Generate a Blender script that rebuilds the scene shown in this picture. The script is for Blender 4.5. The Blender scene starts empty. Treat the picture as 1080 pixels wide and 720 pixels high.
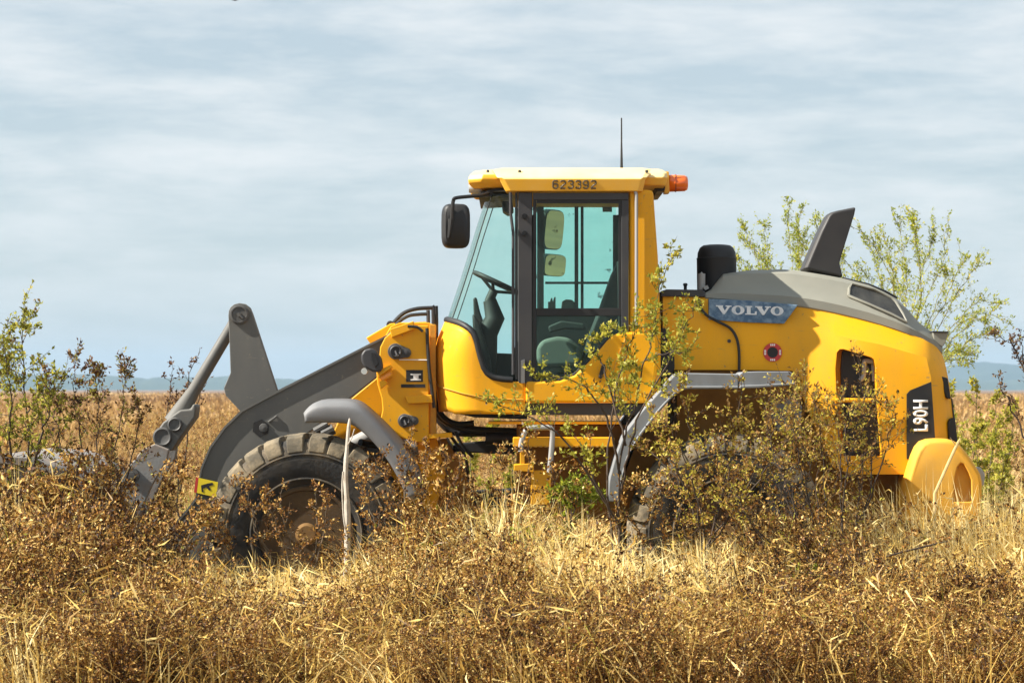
import bpy, bmesh, math, random
import numpy as np
from mathutils import Vector, Matrix

# ------------------------------------------------------------------ camera, world, sun, exposure
scene = bpy.context.scene
col = scene.collection
random.seed(5)
rng = np.random.default_rng(11)
F = 2940.0            # focal length in pixels of the 1080 px wide photograph
CAM_Y = -21.2
HORIZON = 410.0
CAM_Z = 1.755
cd = bpy.data.cameras.new('camera')
cam = bpy.data.objects.new('camera', cd); col.objects.link(cam)
cam.location = (0, CAM_Y, CAM_Z); cam.rotation_euler = (math.radians(90), 0, 0)
cd.sensor_width = 36.0; cd.lens = F / 1080 * 36.0
cd.shift_y = (HORIZON - 360) / 1080
cd.clip_start = 0.5; cd.clip_end = 30000
cd.dof.use_dof = True; cd.dof.focus_distance = 20.1; cd.dof.aperture_fstop = 7.1
scene.camera = cam

SUN_DIR = Vector((1.06, 0.18, -0.95)).normalized()      # the way the light travels
sun_el = math.asin(-SUN_DIR.z)
to_sun = -SUN_DIR
sl = bpy.data.lights.new('sun', 'SUN'); sl.energy = 5.0; sl.angle = math.radians(0.5); sl.color = (1.0, 0.93, 0.82)
so = bpy.data.objects.new('sun', sl); col.objects.link(so)
so.rotation_euler = SUN_DIR.to_track_quat('-Z', 'Y').to_euler(); so.location = (-20, -10, 30)

world = bpy.data.worlds.new('World'); scene.world = world; world.use_nodes = True
wt = world.node_tree; wn = wt.nodes; wl = wt.links
for n in list(wn): wn.remove(n)
out = wn.new('ShaderNodeOutputWorld'); bg = wn.new('ShaderNodeBackground'); bg.inputs['Strength'].default_value = 0.056
sky = wn.new('ShaderNodeTexSky'); sky.sky_type = 'NISHITA'; sky.sun_disc = False
sky.sun_elevation = sun_el; sky.sun_rotation = math.atan2(to_sun.x, to_sun.y)
sky.altitude = 50; sky.air_density = 1.0; sky.dust_density = 0.6; sky.ozone_density = 1.0
tc = wn.new('ShaderNodeTexCoord')
mp = wn.new('ShaderNodeMapping'); mp.inputs['Scale'].default_value = (11, 11, 52); mp.inputs['Location'].default_value = (2.3, 0.4, 1.1)
wl.new(tc.outputs['Generated'], mp.inputs['Vector'])
n1 = wn.new('ShaderNodeTexNoise'); n1.inputs['Scale'].default_value = 1.0; n1.inputs['Detail'].default_value = 6; n1.inputs['Roughness'].default_value = 0.6
n1.inputs['Distortion'].default_value = 0.15
wl.new(mp.outputs['Vector'], n1.inputs['Vector'])
r1 = wn.new('ShaderNodeMapRange'); r1.inputs['From Min'].default_value = 0.38; r1.inputs['From Max'].default_value = 0.66
wl.new(n1.outputs['Fac'], r1.inputs['Value'])
sep = wn.new('ShaderNodeSeparateXYZ'); wl.new(tc.outputs['Generated'], sep.inputs['Vector'])
r2 = wn.new('ShaderNodeMapRange'); r2.inputs['From Min'].default_value = 0.005; r2.inputs['From Max'].default_value = 0.075   # clouds thin out toward the horizon
r2.inputs['To Min'].default_value = 0.30; r2.inputs['To Max'].default_value = 1.0
wl.new(sep.outputs['Z'], r2.inputs['Value'])
mul = wn.new('ShaderNodeMath'); mul.operation = 'MULTIPLY'
wl.new(r1.outputs['Result'], mul.inputs[0]); wl.new(r2.outputs['Result'], mul.inputs[1])
mul2 = wn.new('ShaderNodeMath'); mul2.operation = 'MULTIPLY'; mul2.inputs[1].default_value = 0.68
wl.new(mul.outputs[0], mul2.inputs[0])
# thin veil of grey cloud under the white streaks
veil = wn.new('ShaderNodeMixRGB'); veil.inputs['Fac'].default_value = 0.72; veil.inputs['Color2'].default_value = (4.6, 5.35, 5.85, 1)
wl.new(sky.outputs['Color'], veil.inputs['Color1'])
mixc = wn.new('ShaderNodeMixRGB'); mixc.inputs['Color2'].default_value = (7.5, 7.65, 7.7, 1)
wl.new(mul2.outputs[0], mixc.inputs['Fac']); wl.new(veil.outputs['Color'], mixc.inputs['Color1'])
wl.new(mixc.outputs['Color'], bg.inputs['Color']); wl.new(bg.outputs['Background'], out.inputs['Surface'])

scene.view_settings.view_transform = 'Standard'; scene.view_settings.look = 'None'
scene.view_settings.exposure = 1.2; scene.view_settings.gamma = 1.0
scene.cycles.max_bounces = 8; scene.cycles.transparent_max_bounces = 12
scene.cycles.use_denoising = True

# ------------------------------------------------------------------ helpers
def W(px, py, y):
    d = y - CAM_Y
    return Vector(((px - 540) * d / F, y, CAM_Z - (py - HORIZON) * d / F))

def nodes_of(m):
    m.use_nodes = True
    return m.node_tree.nodes, m.node_tree.links, m.node_tree.nodes['Principled BSDF']

def mat(name, c, rough=0.5, metal=0.0, dirt=None, dirt_amt=0.0, scale=3.0, bump=0.0, bscale=40.0, coat=0.0, spec=0.5, streak=False, scratch=None):
    m = bpy.data.materials.new(name); n, l, b = nodes_of(m)
    b.inputs['Base Color'].default_value = (*c, 1); b.inputs['Roughness'].default_value = rough
    b.inputs['Metallic'].default_value = metal; b.inputs['Coat Weight'].default_value = coat
    b.inputs['Coat Roughness'].default_value = 0.25
    b.inputs['Specular IOR Level'].default_value = spec
    t = n.new('ShaderNodeTexCoord')
    if dirt:
        mpn = n.new('ShaderNodeMapping')
        if streak: mpn.inputs['Scale'].default_value = (1, 1, 0.25)
        l.new(t.outputs['Object'], mpn.inputs['Vector'])
        a = n.new('ShaderNodeTexNoise'); a.inputs['Scale'].default_value = scale; a.inputs['Detail'].default_value = 8; a.inputs['Roughness'].default_value = 0.65
        l.new(mpn.outputs['Vector'], a.inputs['Vector'])
        r = n.new('ShaderNodeMapRange'); r.inputs['From Min'].default_value = 0.42; r.inputs['From Max'].default_value = 0.75; r.inputs['To Max'].default_value = dirt_amt
        l.new(a.outputs['Fac'], r.inputs['Value'])
        x = n.new('ShaderNodeMixRGB'); x.inputs['Color1'].default_value = (*c, 1); x.inputs['Color2'].default_value = (*dirt, 1)
        l.new(r.outputs['Result'], x.inputs['Fac']); l.new(x.outputs['Color'], b.inputs['Base Color'])
        if scratch:     # thin scuffs and small chips where branches and tools have rubbed
            m3 = n.new('ShaderNodeMapping'); m3.inputs['Scale'].default_value = (5, 5, 38); m3.inputs['Rotation'].default_value = (0.2, 0.35, 0.1)
            l.new(t.outputs['Object'], m3.inputs['Vector'])
            a3 = n.new('ShaderNodeTexNoise'); a3.inputs['Scale'].default_value = 1.6; a3.inputs['Detail'].default_value = 5; l.new(m3.outputs['Vector'], a3.inputs['Vector'])
            r3 = n.new('ShaderNodeMapRange'); r3.inputs['From Min'].default_value = 0.66; r3.inputs['From Max'].default_value = 0.74; r3.inputs['To Max'].default_value = 0.4; l.new(a3.outputs['Fac'], r3.inputs['Value'])
            a4 = n.new('ShaderNodeTexNoise'); a4.inputs['Scale'].default_value = 34; a4.inputs['Detail'].default_value = 2; l.new(t.outputs['Object'], a4.inputs['Vector'])
            r4 = n.new('ShaderNodeMapRange'); r4.inputs['From Min'].default_value = 0.70; r4.inputs['From Max'].default_value = 0.74; r4.inputs['To Max'].default_value = 0.6; l.new(a4.outputs['Fac'], r4.inputs['Value'])
            mxs = n.new('ShaderNodeMath'); mxs.operation = 'MAXIMUM'; l.new(r3.outputs['Result'], mxs.inputs[0]); l.new(r4.outputs['Result'], mxs.inputs[1])
            x3 = n.new('ShaderNodeMixRGB'); x3.inputs['Color2'].default_value = (*scratch, 1); l.new(mxs.outputs[0], x3.inputs['Fac']); l.new(x.outputs['Color'], x3.inputs['Color1']); l.new(x3.outputs['Color'], b.inputs['Base Color'])
        rr = n.new('ShaderNodeMapRange'); rr.inputs['To Min'].default_value = rough; rr.inputs['To Max'].default_value = min(1, rough + 0.35)
        rr.inputs['From Min'].default_value = 0.3; rr.inputs['From Max'].default_value = 0.75
        l.new(a.outputs['Fac'], rr.inputs['Value']); l.new(rr.outputs['Result'], b.inputs['Roughness'])
    if bump:
        a2 = n.new('ShaderNodeTexNoise'); a2.inputs['Scale'].default_value = bscale; a2.inputs['Detail'].default_value = 6
        l.new(t.outputs['Object'], a2.inputs['Vector'])
        bp = n.new('ShaderNodeBump'); bp.inputs['Strength'].default_value = bump; bp.inputs['Distance'].default_value = 0.01
        l.new(a2.outputs['Fac'], bp.inputs['Height']); l.new(bp.outputs['Normal'], b.inputs['Normal'])
    return m

def glass(name, tint, dirt=0.0, dirt_scale=14.0, rough=0.0):
    m = bpy.data.materials.new(name); m.use_nodes = True
    n = m.node_tree.nodes; l = m.node_tree.links; n.clear()
    o = n.new('ShaderNodeOutputMaterial'); tr = n.new('ShaderNodeBsdfTransparent'); tr.inputs['Color'].default_value = (*tint, 1)
    gl = n.new('ShaderNodeBsdfGlossy'); gl.inputs['Roughness'].default_value = rough
    lw = n.new('ShaderNodeLayerWeight'); lw.inputs['Blend'].default_value = 0.5
    pw = n.new('ShaderNodeMath'); pw.operation = 'POWER'; pw.inputs[1].default_value = 5.0; l.new(lw.outputs['Facing'], pw.inputs[0])
    fr = n.new('ShaderNodeMapRange'); fr.inputs['To Min'].default_value = 0.016; fr.inputs['To Max'].default_value = 0.75; l.new(pw.outputs[0], fr.inputs['Value'])
    mx = n.new('ShaderNodeMixShader'); l.new(fr.outputs[0], mx.inputs[0]); l.new(tr.outputs[0], mx.inputs[1]); l.new(gl.outputs[0], mx.inputs[2])
    last = mx
    # a film of dust, plus blots where dirt is set
    t = n.new('ShaderNodeTexCoord'); no = n.new('ShaderNodeTexNoise'); no.inputs['Scale'].default_value = dirt_scale; no.inputs['Detail'].default_value = 3
    l.new(t.outputs['Object'], no.inputs['Vector'])
    r = n.new('ShaderNodeMapRange'); r.inputs['From Min'].default_value = 0.64 if dirt else 0.3; r.inputs['From Max'].default_value = 0.70 if dirt else 0.9
    r.inputs['To Max'].default_value = dirt if dirt else 0.025
    l.new(no.outputs['Fac'], r.inputs['Value'])
    df = n.new('ShaderNodeBsdfDiffuse'); df.inputs['Color'].default_value = (0.10, 0.13, 0.10, 1) if dirt else (0.5, 0.5, 0.42, 1)
    m2 = n.new('ShaderNodeMixShader'); l.new(r.outputs['Result'], m2.inputs[0]); l.new(last.outputs[0], m2.inputs[1]); l.new(df.outputs[0], m2.inputs[2])
    l.new(m2.outputs[0], o.inputs['Surface'])
    return m

def leaf_mat(name, stops, trans=0.35, rough=0.6):
    """colour picked per leaf from the stored 'tint' attribute"""
    m = bpy.data.materials.new(name); m.use_nodes = True
    n = m.node_tree.nodes; l = m.node_tree.links; n.clear()
    o = n.new('ShaderNodeOutputMaterial'); at = n.new('ShaderNodeAttribute'); at.attribute_name = 'tint'
    cr = n.new('ShaderNodeValToRGB'); e = cr.color_ramp.elements
    while len(e) < len(stops): e.new(0.5)
    for i, (p, c) in enumerate(stops): e[i].position = p; e[i].color = (*c, 1)
    l.new(at.outputs['Fac'], cr.inputs['Fac'])
    d = n.new('ShaderNodeBsdfPrincipled'); d.inputs['Roughness'].default_value = rough; d.inputs['Specular IOR Level'].default_value = 0.3
    l.new(cr.outputs['Color'], d.inputs['Base Color'])
    t = n.new('ShaderNodeBsdfTranslucent'); l.new(cr.outputs['Color'], t.inputs['Color'])
    mx = n.new('ShaderNodeMixShader'); mx.inputs[0].default_value = trans
    l.new(d.outputs[0], mx.inputs[1]); l.new(t.outputs[0], mx.inputs[2]); l.new(mx.outputs[0], o.inputs['Surface'])
    return m

DUST = (0.36, 0.27, 0.15)
M = {}
M['yellow'] = mat('yellow_paint', (0.84, 0.388, 0.004), 0.42, dirt=(0.54, 0.30, 0.05), dirt_amt=0.52, scale=3.0, bump=0.04, bscale=9, coat=0.04, streak=True, spec=0.22, scratch=(0.30, 0.20, 0.09))
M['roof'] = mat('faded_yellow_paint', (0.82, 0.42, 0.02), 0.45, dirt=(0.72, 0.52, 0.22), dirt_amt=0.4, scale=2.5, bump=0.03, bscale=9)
M['frame_yellow'] = mat('dirty_yellow_paint', (0.62, 0.31, 0.02), 0.55, dirt=(0.26, 0.15, 0.05), dirt_amt=0.75, scale=5, bump=0.1)
M['arm'] = mat('grey_arm_paint', (0.105, 0.105, 0.098), 0.5, dirt=(0.18, 0.17, 0.15), dirt_amt=0.5, scale=3, bump=0.06, bscale=25, streak=True, scratch=(0.24, 0.20, 0.15))
M['hood_grey'] = mat('hood_grey_paint', (0.23, 0.228, 0.19), 0.5, dirt=(0.33, 0.315, 0.26), dirt_amt=0.4, scale=3, bump=0.03, bscale=12)
M['fender'] = mat('fender_grey_plastic', (0.21, 0.222, 0.235), 0.65, dirt=(0.12, 0.12, 0.115), dirt_amt=0.5, scale=4, bump=0.05, streak=True)
M['fender_dark'] = mat('front_fender_plastic', (0.16, 0.163, 0.17), 0.42, dirt=(0.28, 0.285, 0.29), dirt_amt=0.4, scale=2.5, bump=0.04)
M['black'] = mat('black_plastic', (0.010, 0.011, 0.013), 0.42, dirt=(0.045, 0.042, 0.037), dirt_amt=0.4, scale=6)
M['charcoal'] = mat('charcoal_paint', (0.036, 0.036, 0.040), 0.45, dirt=(0.085, 0.08, 0.075), dirt_amt=0.4, scale=5)
M['stack'] = mat('exhaust_stack_paint', (0.022, 0.021, 0.022), 0.4, dirt=(0.06, 0.055, 0.05), dirt_amt=0.4, scale=4)
M['hose'] = mat('hose_rubber', (0.015, 0.015, 0.015), 0.5)
M['steel'] = mat('worn_steel', (0.42, 0.42, 0.41), 0.38, 0.7, dirt=(0.2, 0.17, 0.13), dirt_amt=0.5, scale=9)
M['pin'] = mat('pin_grey', (0.06, 0.06, 0.06), 0.45, dirt=(0.2, 0.19, 0.17), dirt_amt=0.5, scale=12, bump=0.05)
M['rail'] = mat('rail_grey_paint', (0.34, 0.34, 0.33), 0.4)
M['bucket'] = mat('bucket_worn_grey', (0.22, 0.22, 0.215), 0.55, dirt=(0.24, 0.13, 0.06), dirt_amt=0.7, scale=4, bump=0.15)
M['tyre'] = mat('dusty_tyre_rubber', (0.03, 0.028, 0.025), 0.85, dirt=(0.26, 0.20, 0.125), dirt_amt=0.9, scale=6, bump=0.6, bscale=22)
M['tread'] = mat('dusty_tread_rubber', (0.10, 0.085, 0.06), 0.9, dirt=(0.36, 0.285, 0.18), dirt_amt=1.0, scale=6, bump=0.7, bscale=20)
M['rim'] = mat('shaded_muddy_rim_paint', (0.09, 0.05, 0.015), 0.75, dirt=(0.05, 0.033, 0.02), dirt_amt=0.9, scale=7, bump=0.2)  # dirty brown, darkened further to paint in the shadow of the wheel well
M['shaded_frame'] = mat('shaded_frame_paint', (0.27, 0.125, 0.012), 0.65, dirt=(0.12, 0.065, 0.022), dirt_amt=0.9, scale=4, bump=0.15)  # frame yellow darkened to brown, painting in the shade under the machine
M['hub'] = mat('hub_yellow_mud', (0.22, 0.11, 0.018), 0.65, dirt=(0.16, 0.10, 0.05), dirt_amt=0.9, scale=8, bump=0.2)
M['interior'] = mat('cab_interior_plastic', (0.022, 0.024, 0.022), 0.6)
M['seat'] = mat('seat_fabric', (0.15, 0.155, 0.135), 0.85, bump=0.1, bscale=80)
M['seat_dark'] = mat('seat_shell', (0.025, 0.027, 0.025), 0.7)
M['amber'] = mat('amber_lens', (0.85, 0.16, 0.012), 0.15, spec=0.6, coat=0.5)
M['signal'] = mat('signal_lens', (0.9, 0.36, 0.015), 0.2, coat=0.4)
M['sunlit'] = mat('sunlit_roof_paint', (0.83, 0.60, 0.24), 0.5, dirt=(0.80, 0.66, 0.42), dirt_amt=0.6, scale=2.5)  # paler yellow that paints strong sunlight into the roof colour
M['dusty'] = mat('dusty_yellow_paint', (0.78, 0.385, 0.02), 0.55, dirt=(0.50, 0.30, 0.09), dirt_amt=0.7, scale=2.5, bump=0.06, bscale=20)
M['sidewall'] = mat('sidewall_rubber', (0.016, 0.015, 0.014), 0.75, dirt=(0.10, 0.08, 0.055), dirt_amt=0.6, scale=6, bump=0.4, bscale=30)
M['amber_core'] = mat('beacon_core', (0.25, 0.05, 0.012), 0.3)
M['red'] = mat('red_vinyl', (0.50, 0.035, 0.03), 0.5)
M['white'] = mat('white_vinyl', (0.78, 0.78, 0.76), 0.5)
M['badge'] = mat('badge_blue', (0.05, 0.115, 0.21), 0.45, dirt=(0.26, 0.37, 0.48), dirt_amt=1.0, scale=16)
M['badge_letter'] = mat('badge_letter_white', (0.72, 0.76, 0.80), 0.5, dirt=(0.38, 0.46, 0.56), dirt_amt=0.7, scale=16)
M['number'] = mat('number_vinyl', (0.10, 0.07, 0.035), 0.6)
M['warn'] = mat('warning_yellow', (0.80, 0.62, 0.02), 0.5)
M['lens'] = mat('lamp_lens', (0.55, 0.55, 0.52), 0.12, 0.3)
M['mirror'] = mat('mirror_glass', (0.75, 0.78, 0.72), 0.03, 1.0)
M['glass'] = glass('cab_glass', (0.81, 0.968, 0.925))
M['glass_far'] = glass('cab_glass_dirty', (0.81, 0.968, 0.925), dirt=0.75, dirt_scale=8.0)
M['dark_glass'] = mat('dark_grille_glass', (0.03, 0.03, 0.028), 0.2, dirt=(0.10, 0.095, 0.08), dirt_amt=0.6, scale=8)
M['bay'] = mat('engine_bay_black', (0.012, 0.011, 0.011), 0.6)

class MB:
    def __init__(self): self.v = []; self.f = []
    def add(self, vs, fs):
        o = len(self.v); self.v += [Vector(p) for p in vs]; self.f += [[o + i for i in q] for q in fs]; return self
    def box(self, x0, x1, y0, y1, z0, z1):
        vs = [(x, y, z) for x in (x0, x1) for y in (y0, y1) for z in (z0, z1)]
        return self.add(vs, [(0, 1, 3, 2), (4, 6, 7, 5), (0, 4, 5, 1), (2, 3, 7, 6), (0, 2, 6, 4), (1, 5, 7, 3)])
    def loft(self, loops, cap=True, close=True):
        n = len(loops[0]); vs = [p for L in loops for p in L]; fs = []
        for i in range(len(loops) - 1):
            for j in range(n if close else n - 1):
                a = i * n + j; b = i * n + (j + 1) % n
                fs.append((a, b, b + n, a + n))
        if cap: fs.append(tuple(range(n))[::-1]); fs.append(tuple((len(loops) - 1) * n + k for k in range(n)))
        return self.add(vs, fs)
    def prism(self, pts, y0, y1):            # pts: (px, py) of the photograph at the nearer depth y0, made solid back to y1
        a = [W(x, y, y0) for x, y in pts]
        return self.loft([a, [Vector((p.x, y1, p.z)) for p in a]])
    def tube(self, path, r, n=8):
        path = [Vector(p) for p in path]; k = len(path)
        rs = r if isinstance(r, (list, tuple)) else [r] * k
        loops = []; prev = None
        for i, p in enumerate(path):
            t = (path[min(i + 1, k - 1)] - path[max(i - 1, 0)]).normalized()
            if prev is None:
                u = t.cross(Vector((0, 1, 0)))
                if u.length < 0.05: u = t.cross(Vector((1, 0, 0)))
            else: u = prev - t * prev.dot(t)
            u.normalize(); prev = u; w = t.cross(u)
            loops.append([p + (u * math.cos(2 * math.pi * q / n) + w * math.sin(2 * math.pi * q / n)) * rs[i] for q in range(n)])
        return self.loft(loops)
    def lathe(self, prof, c, n=32, axis='Y'):   # prof: (along axis, radius)
        loops = []
        for t, r in prof:
            L = []
            for q in range(n):
                a = 2 * math.pi * q / n; ca, sa = math.cos(a) * r, math.sin(a) * r
                L.append(Vector(c) + (Vector((ca, t, sa)) if axis == 'Y' else Vector((ca, sa, t)) if axis == 'Z' else Vector((t, ca, sa))))
            loops.append(L)
        return self.loft(loops)
    def build(self, name, m, parent=None, bevel=0.0, smooth=True, angle=32, seg=2, sub=0, solid=0.0):
        me = bpy.data.meshes.new(name)
        L = origin(parent)
        me.from_pydata([tuple(p - L) for p in self.v], [], self.f)
        bm = bmesh.new(); bm.from_mesh(me); bmesh.ops.recalc_face_normals(bm, faces=bm.faces); bm.to_mesh(me); bm.free()
        if smooth:
            me.shade_smooth(); me.set_sharp_from_angle(angle=math.radians(angle))
        o = bpy.data.objects.new(name, me); col.objects.link(o); o.data.materials.append(m)
        if parent: o.parent = parent
        if bevel:
            b = o.modifiers.new('bevel', 'BEVEL'); b.width = bevel; b.segments = seg; b.limit_method = 'ANGLE'; b.angle_limit = math.radians(30)
            b.harden_normals = True
        if sub:
            s = o.modifiers.new('subdivision', 'SUBSURF'); s.levels = sub; s.render_levels = sub
        if solid:
            s = o.modifiers.new('thickness', 'SOLIDIFY'); s.thickness = solid; s.offset = 0
        return o

def origin(o):
    v = Vector((0, 0, 0))
    while o: v += o.location; o = o.parent
    return v

def part_empty(name, parent):
    o = bpy.data.objects.new(name, None); col.objects.link(o); o.parent = parent; return o

def thing(name, label, cat, loc, group=None):
    o = bpy.data.objects.new(name, None); col.objects.link(o); o.location = loc; o['label'] = label; o['category'] = cat
    if group: o['group'] = group
    return o

def cut(o, mb):
    """carve the builder's solid out of an object's mesh"""
    c = mb.build('cutter', M['bay'], None, smooth=False)
    c.location = -origin(o)
    b = o.modifiers.new('cut', 'BOOLEAN'); b.object = c; b.operation = 'DIFFERENCE'; b.solver = 'EXACT'
    w = c.parent; c.parent = None
    # bring the object to world temporarily so both share coordinates
    p = o.parent; o.parent = None; o.location = (0, 0, 0)
    bpy.context.view_layer.update()
    dg = bpy.context.evaluated_depsgraph_get()
    others = [mm for mm in o.modifiers if mm.type != 'BOOLEAN']
    for mm in others: mm.show_viewport = False
    bpy.context.view_layer.update(); dg = bpy.context.evaluated_depsgraph_get()
    me = bpy.data.meshes.new_from_object(o.evaluated_get(dg))
    o.modifiers.remove(b); old = o.data; o.data = me
    for mm in others: mm.show_viewport = True
    o.parent = p; o.location = (0, 0, 0)
    me.shade_smooth(); me.set_sharp_from_angle(angle=math.radians(32))
    bpy.data.objects.remove(c)
    return o

def text(name, s, m, parent, origin_pt, height, xdir, zdir, width=None, bold=0.0, depth=0.002):
    """raised lettering; origin_pt = lower left corner, xdir reading direction, zdir up of the letters"""
    cu = bpy.data.curves.new(name, 'FONT'); cu.body = s; cu.size = 1.0; cu.extrude = 0.0; cu.offset = bold; cu.resolution_u = 3
    to = bpy.data.objects.new(name, cu); col.objects.link(to); bpy.context.view_layer.update()
    dg = bpy.context.evaluated_depsgraph_get(); me = bpy.data.meshes.new_from_object(to.evaluated_get(dg))
    bpy.data.objects.remove(to)
    xs = [v.co.x for v in me.vertices]; ys = [v.co.y for v in me.vertices]
    x0, x1, y0, y1 = min(xs), max(xs), min(ys), max(ys)
    sy = height / (y1 - y0); sx = (width / (x1 - x0)) if width else sy
    L = origin(parent); X = Vector(xdir); Z = Vector(zdir)
    for v in me.vertices:
        v.co = Vector(origin_pt) - L + X * ((v.co.x - x0) * sx) + Z * ((v.co.y - y0) * sy)
    me.materials.clear(); me.materials.append(m)
    o = bpy.data.objects.new(name, me); col.objects.link(o); o.parent = parent
    s_ = o.modifiers.new('thickness', 'SOLIDIFY'); s_.thickness = depth; s_.offset = 0
    return o

def ring(path_px, y, r, n=6):
    p = [W(a, b, y) for a, b in path_px]
    return MB().tube(p + [p[0], p[1]], r, n)

def smooth_path(pts, k=6):
    pts = [Vector(p) for p in pts]; o = []
    for i in range(len(pts) - 1):
        p0 = pts[max(i - 1, 0)]; p1 = pts[i]; p2 = pts[i + 1]; p3 = pts[min(i + 2, len(pts) - 1)]
        for j in range(k):
            t = j / k
            o.append(0.5 * ((2 * p1) + (p2 - p0) * t + (2 * p0 - 5 * p1 + 4 * p2 - p3) * t * t + (3 * p1 - p0 - 3 * p2 + p3) * t ** 3))
    o.append(pts[-1]); return o

def interp(x, table): return float(np.interp(x, [a for a, b in table], [b for a, b in table]))


# ------------------------------------------------------------------ the setting: ground, far wood, hills, haze
def hashn(ix, iy, seed):
    h = (ix * 374761393 + iy * 668265263 + seed * 1442695041) & 0x7fffffff
    h = ((h ^ (h >> 13)) * 1274126177) & 0x7fffffff
    return ((h ^ (h >> 16)) & 0xffff) / 65535.0
def vnoise(x, y, s, seed=0):
    x = np.asarray(x, float) / s; y = np.asarray(y, float) / s
    ix = np.floor(x).astype(np.int64); iy = np.floor(y).astype(np.int64); fx = x - ix; fy = y - iy
    fx = fx * fx * (3 - 2 * fx); fy = fy * fy * (3 - 2 * fy)
    a = hashn(ix, iy, seed); b = hashn(ix + 1, iy, seed); c = hashn(ix, iy + 1, seed); d = hashn(ix + 1, iy + 1, seed)
    return (a * (1 - fx) + b * fx) * (1 - fy) + (c * (1 - fx) + d * fx) * fy

def mesh_np(name, V, Fc, m, tint=None, parent=None, smooth=False):
    """V (n,3) world points, Fc (k,3|4) faces, tint (n,)"""
    me = bpy.data.meshes.new(name); L = origin(parent)
    V = np.asarray(V, np.float32) - np.array(L, np.float32)
    me.vertices.add(len(V)); me.vertices.foreach_set('co', V.ravel())
    Fs = Fc if isinstance(Fc, list) else [Fc]
    idx = np.concatenate([f.ravel() for f in Fs]).astype(np.int32)
    tot = np.concatenate([np.full(len(f), f.shape[1], np.int32) for f in Fs])
    st = np.concatenate([[0], np.cumsum(tot)[:-1]]).astype(np.int32)
    me.loops.add(len(idx)); me.loops.foreach_set('vertex_index', idx)
    me.polygons.add(len(tot)); me.polygons.foreach_set('loop_start', st); me.polygons.foreach_set('loop_total', tot)
    if tint is not None:
        at = me.attributes.new('tint', 'FLOAT', 'POINT'); at.data.foreach_set('value', np.asarray(tint, np.float32).ravel())
    me.update(calc_edges=True)
    if smooth: me.shade_smooth()
    o = bpy.data.objects.new(name, me); col.objects.link(o); me.materials.append(m)
    if parent: o.parent = parent
    return o

def grid_faces(nx, ny):
    i = np.arange(nx - 1)[:, None] * ny + np.arange(ny - 1)[None, :]
    i = i.ravel(); return np.stack([i, i + ny, i + ny + 1, i + 1], 1)

gm = bpy.data.materials.new('field_soil'); n, l, b = nodes_of(gm)
t = n.new('ShaderNodeTexCoord'); a = n.new('ShaderNodeTexNoise'); a.inputs['Scale'].default_value = 0.35; a.inputs['Detail'].default_value = 10; a.inputs['Roughness'].default_value = 0.7
l.new(t.outputs['Object'], a.inputs['Vector'])
cr = n.new('ShaderNodeValToRGB'); e = cr.color_ramp.elements
e[0].position = 0.32; e[0].color = (0.05, 0.028, 0.011, 1); e[1].position = 0.68; e[1].color = (0.30, 0.175, 0.06, 1)
k = e.new(0.5); k.color = (0.16, 0.082, 0.026, 1)
l.new(a.outputs['Fac'], cr.inputs['Fac']); l.new(cr.outputs['Color'], b.inputs['Base Color']); b.inputs['Roughness'].default_value = 0.95
gx = np.concatenate([[-9000, -3000, -900, -300, -90, -30], np.linspace(-12, 12, 70), [30, 90, 300, 900, 3000, 9000]])
gy = np.concatenate([[-60, -30], np.linspace(-20, 14, 90), [20, 32, 50, 80, 130, 220, 400, 800, 1600, 3200, 6400, 9000]])
GX, GY = np.meshgrid(gx, gy, indexing='ij')
near = np.clip(1 - np.maximum(np.abs(GX) / 13, np.abs(GY + 3) / 18), 0, 1)
GZ = ((vnoise(GX, GY, 1.7, 3) - 0.5) * 0.10 + (vnoise(GX, GY, 0.6, 4) - 0.5) * 0.05) * np.clip(near * 4, 0, 1) - 0.03
g = mesh_np('ground', np.stack([GX, GY, GZ], -1).reshape(-1, 3), grid_faces(len(gx), len(gy)), gm, smooth=True); g['kind'] = 'structure'

fm = mat('far_forest', (0.03, 0.045, 0.018), 0.9, dirt=(0.06, 0.07, 0.028), dirt_amt=0.8, scale=0.03)
hm = mat('hill_forest', (0.022, 0.035, 0.018), 0.95, dirt=(0.04, 0.055, 0.026), dirt_amt=0.8, scale=0.004)

def ridge(name, xs, y0, depth, top, m, ny=14):
    ts = np.linspace(0, 1, ny); X, T = np.meshgrid(xs, ts, indexing='ij')
    prof = np.sin(np.clip(T, 0, 1) * np.pi) ** 0.45
    Z = top(X, T) * prof - 0.5; Y = y0 + depth * T
    return mesh_np(name, np.stack([X, Y, Z], -1).reshape(-1, 3), grid_faces(len(xs), ny), m, smooth=True)

xs = np.linspace(-2900, 1300, 1600)
def wood_h(X, T):
    px = 540 + X / 4250 * F
    return 1.4 * np.interp(px, [-900, -200, 40, 110, 150, 200, 240, 300, 500, 900, 1600], [11, 14, 15, 12.5, 9.5, 10.5, 12, 10, 9, 8, 8]) + 4 * vnoise(X, T * 60, 80, 21) + 3.6 * vnoise(X, T * 40, 19, 22) + 2.2 * vnoise(X, T * 40, 8, 23)
w = ridge('far_wood', xs, 4200, 300, wood_h, fm)
w['kind'] = 'stuff'; w['label'] = 'low far-off wood along the left horizon'
def hill_h(X, T):
    px = 540 + X / 5000 * F
    base = np.interp(px, [-900, -500, -200, 40, 150, 300, 500, 760, 940, 1000, 1024, 1040, 1062, 1085, 1180, 1300, 1700, 2400],
                     [10, 16, 22, 24, 17, 13, 10, 8, 12, 33, 47, 50, 47, 44, 52, 36, 22, 10])
    return base + 2.5 * vnoise(X, T * 500, 60, 31) + 2.2 * vnoise(X, T * 500, 18, 32)
h = ridge('hills', np.linspace(-3000, 3600, 900), 4700, 800, hill_h, hm, 18); h['kind'] = 'structure'

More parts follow.
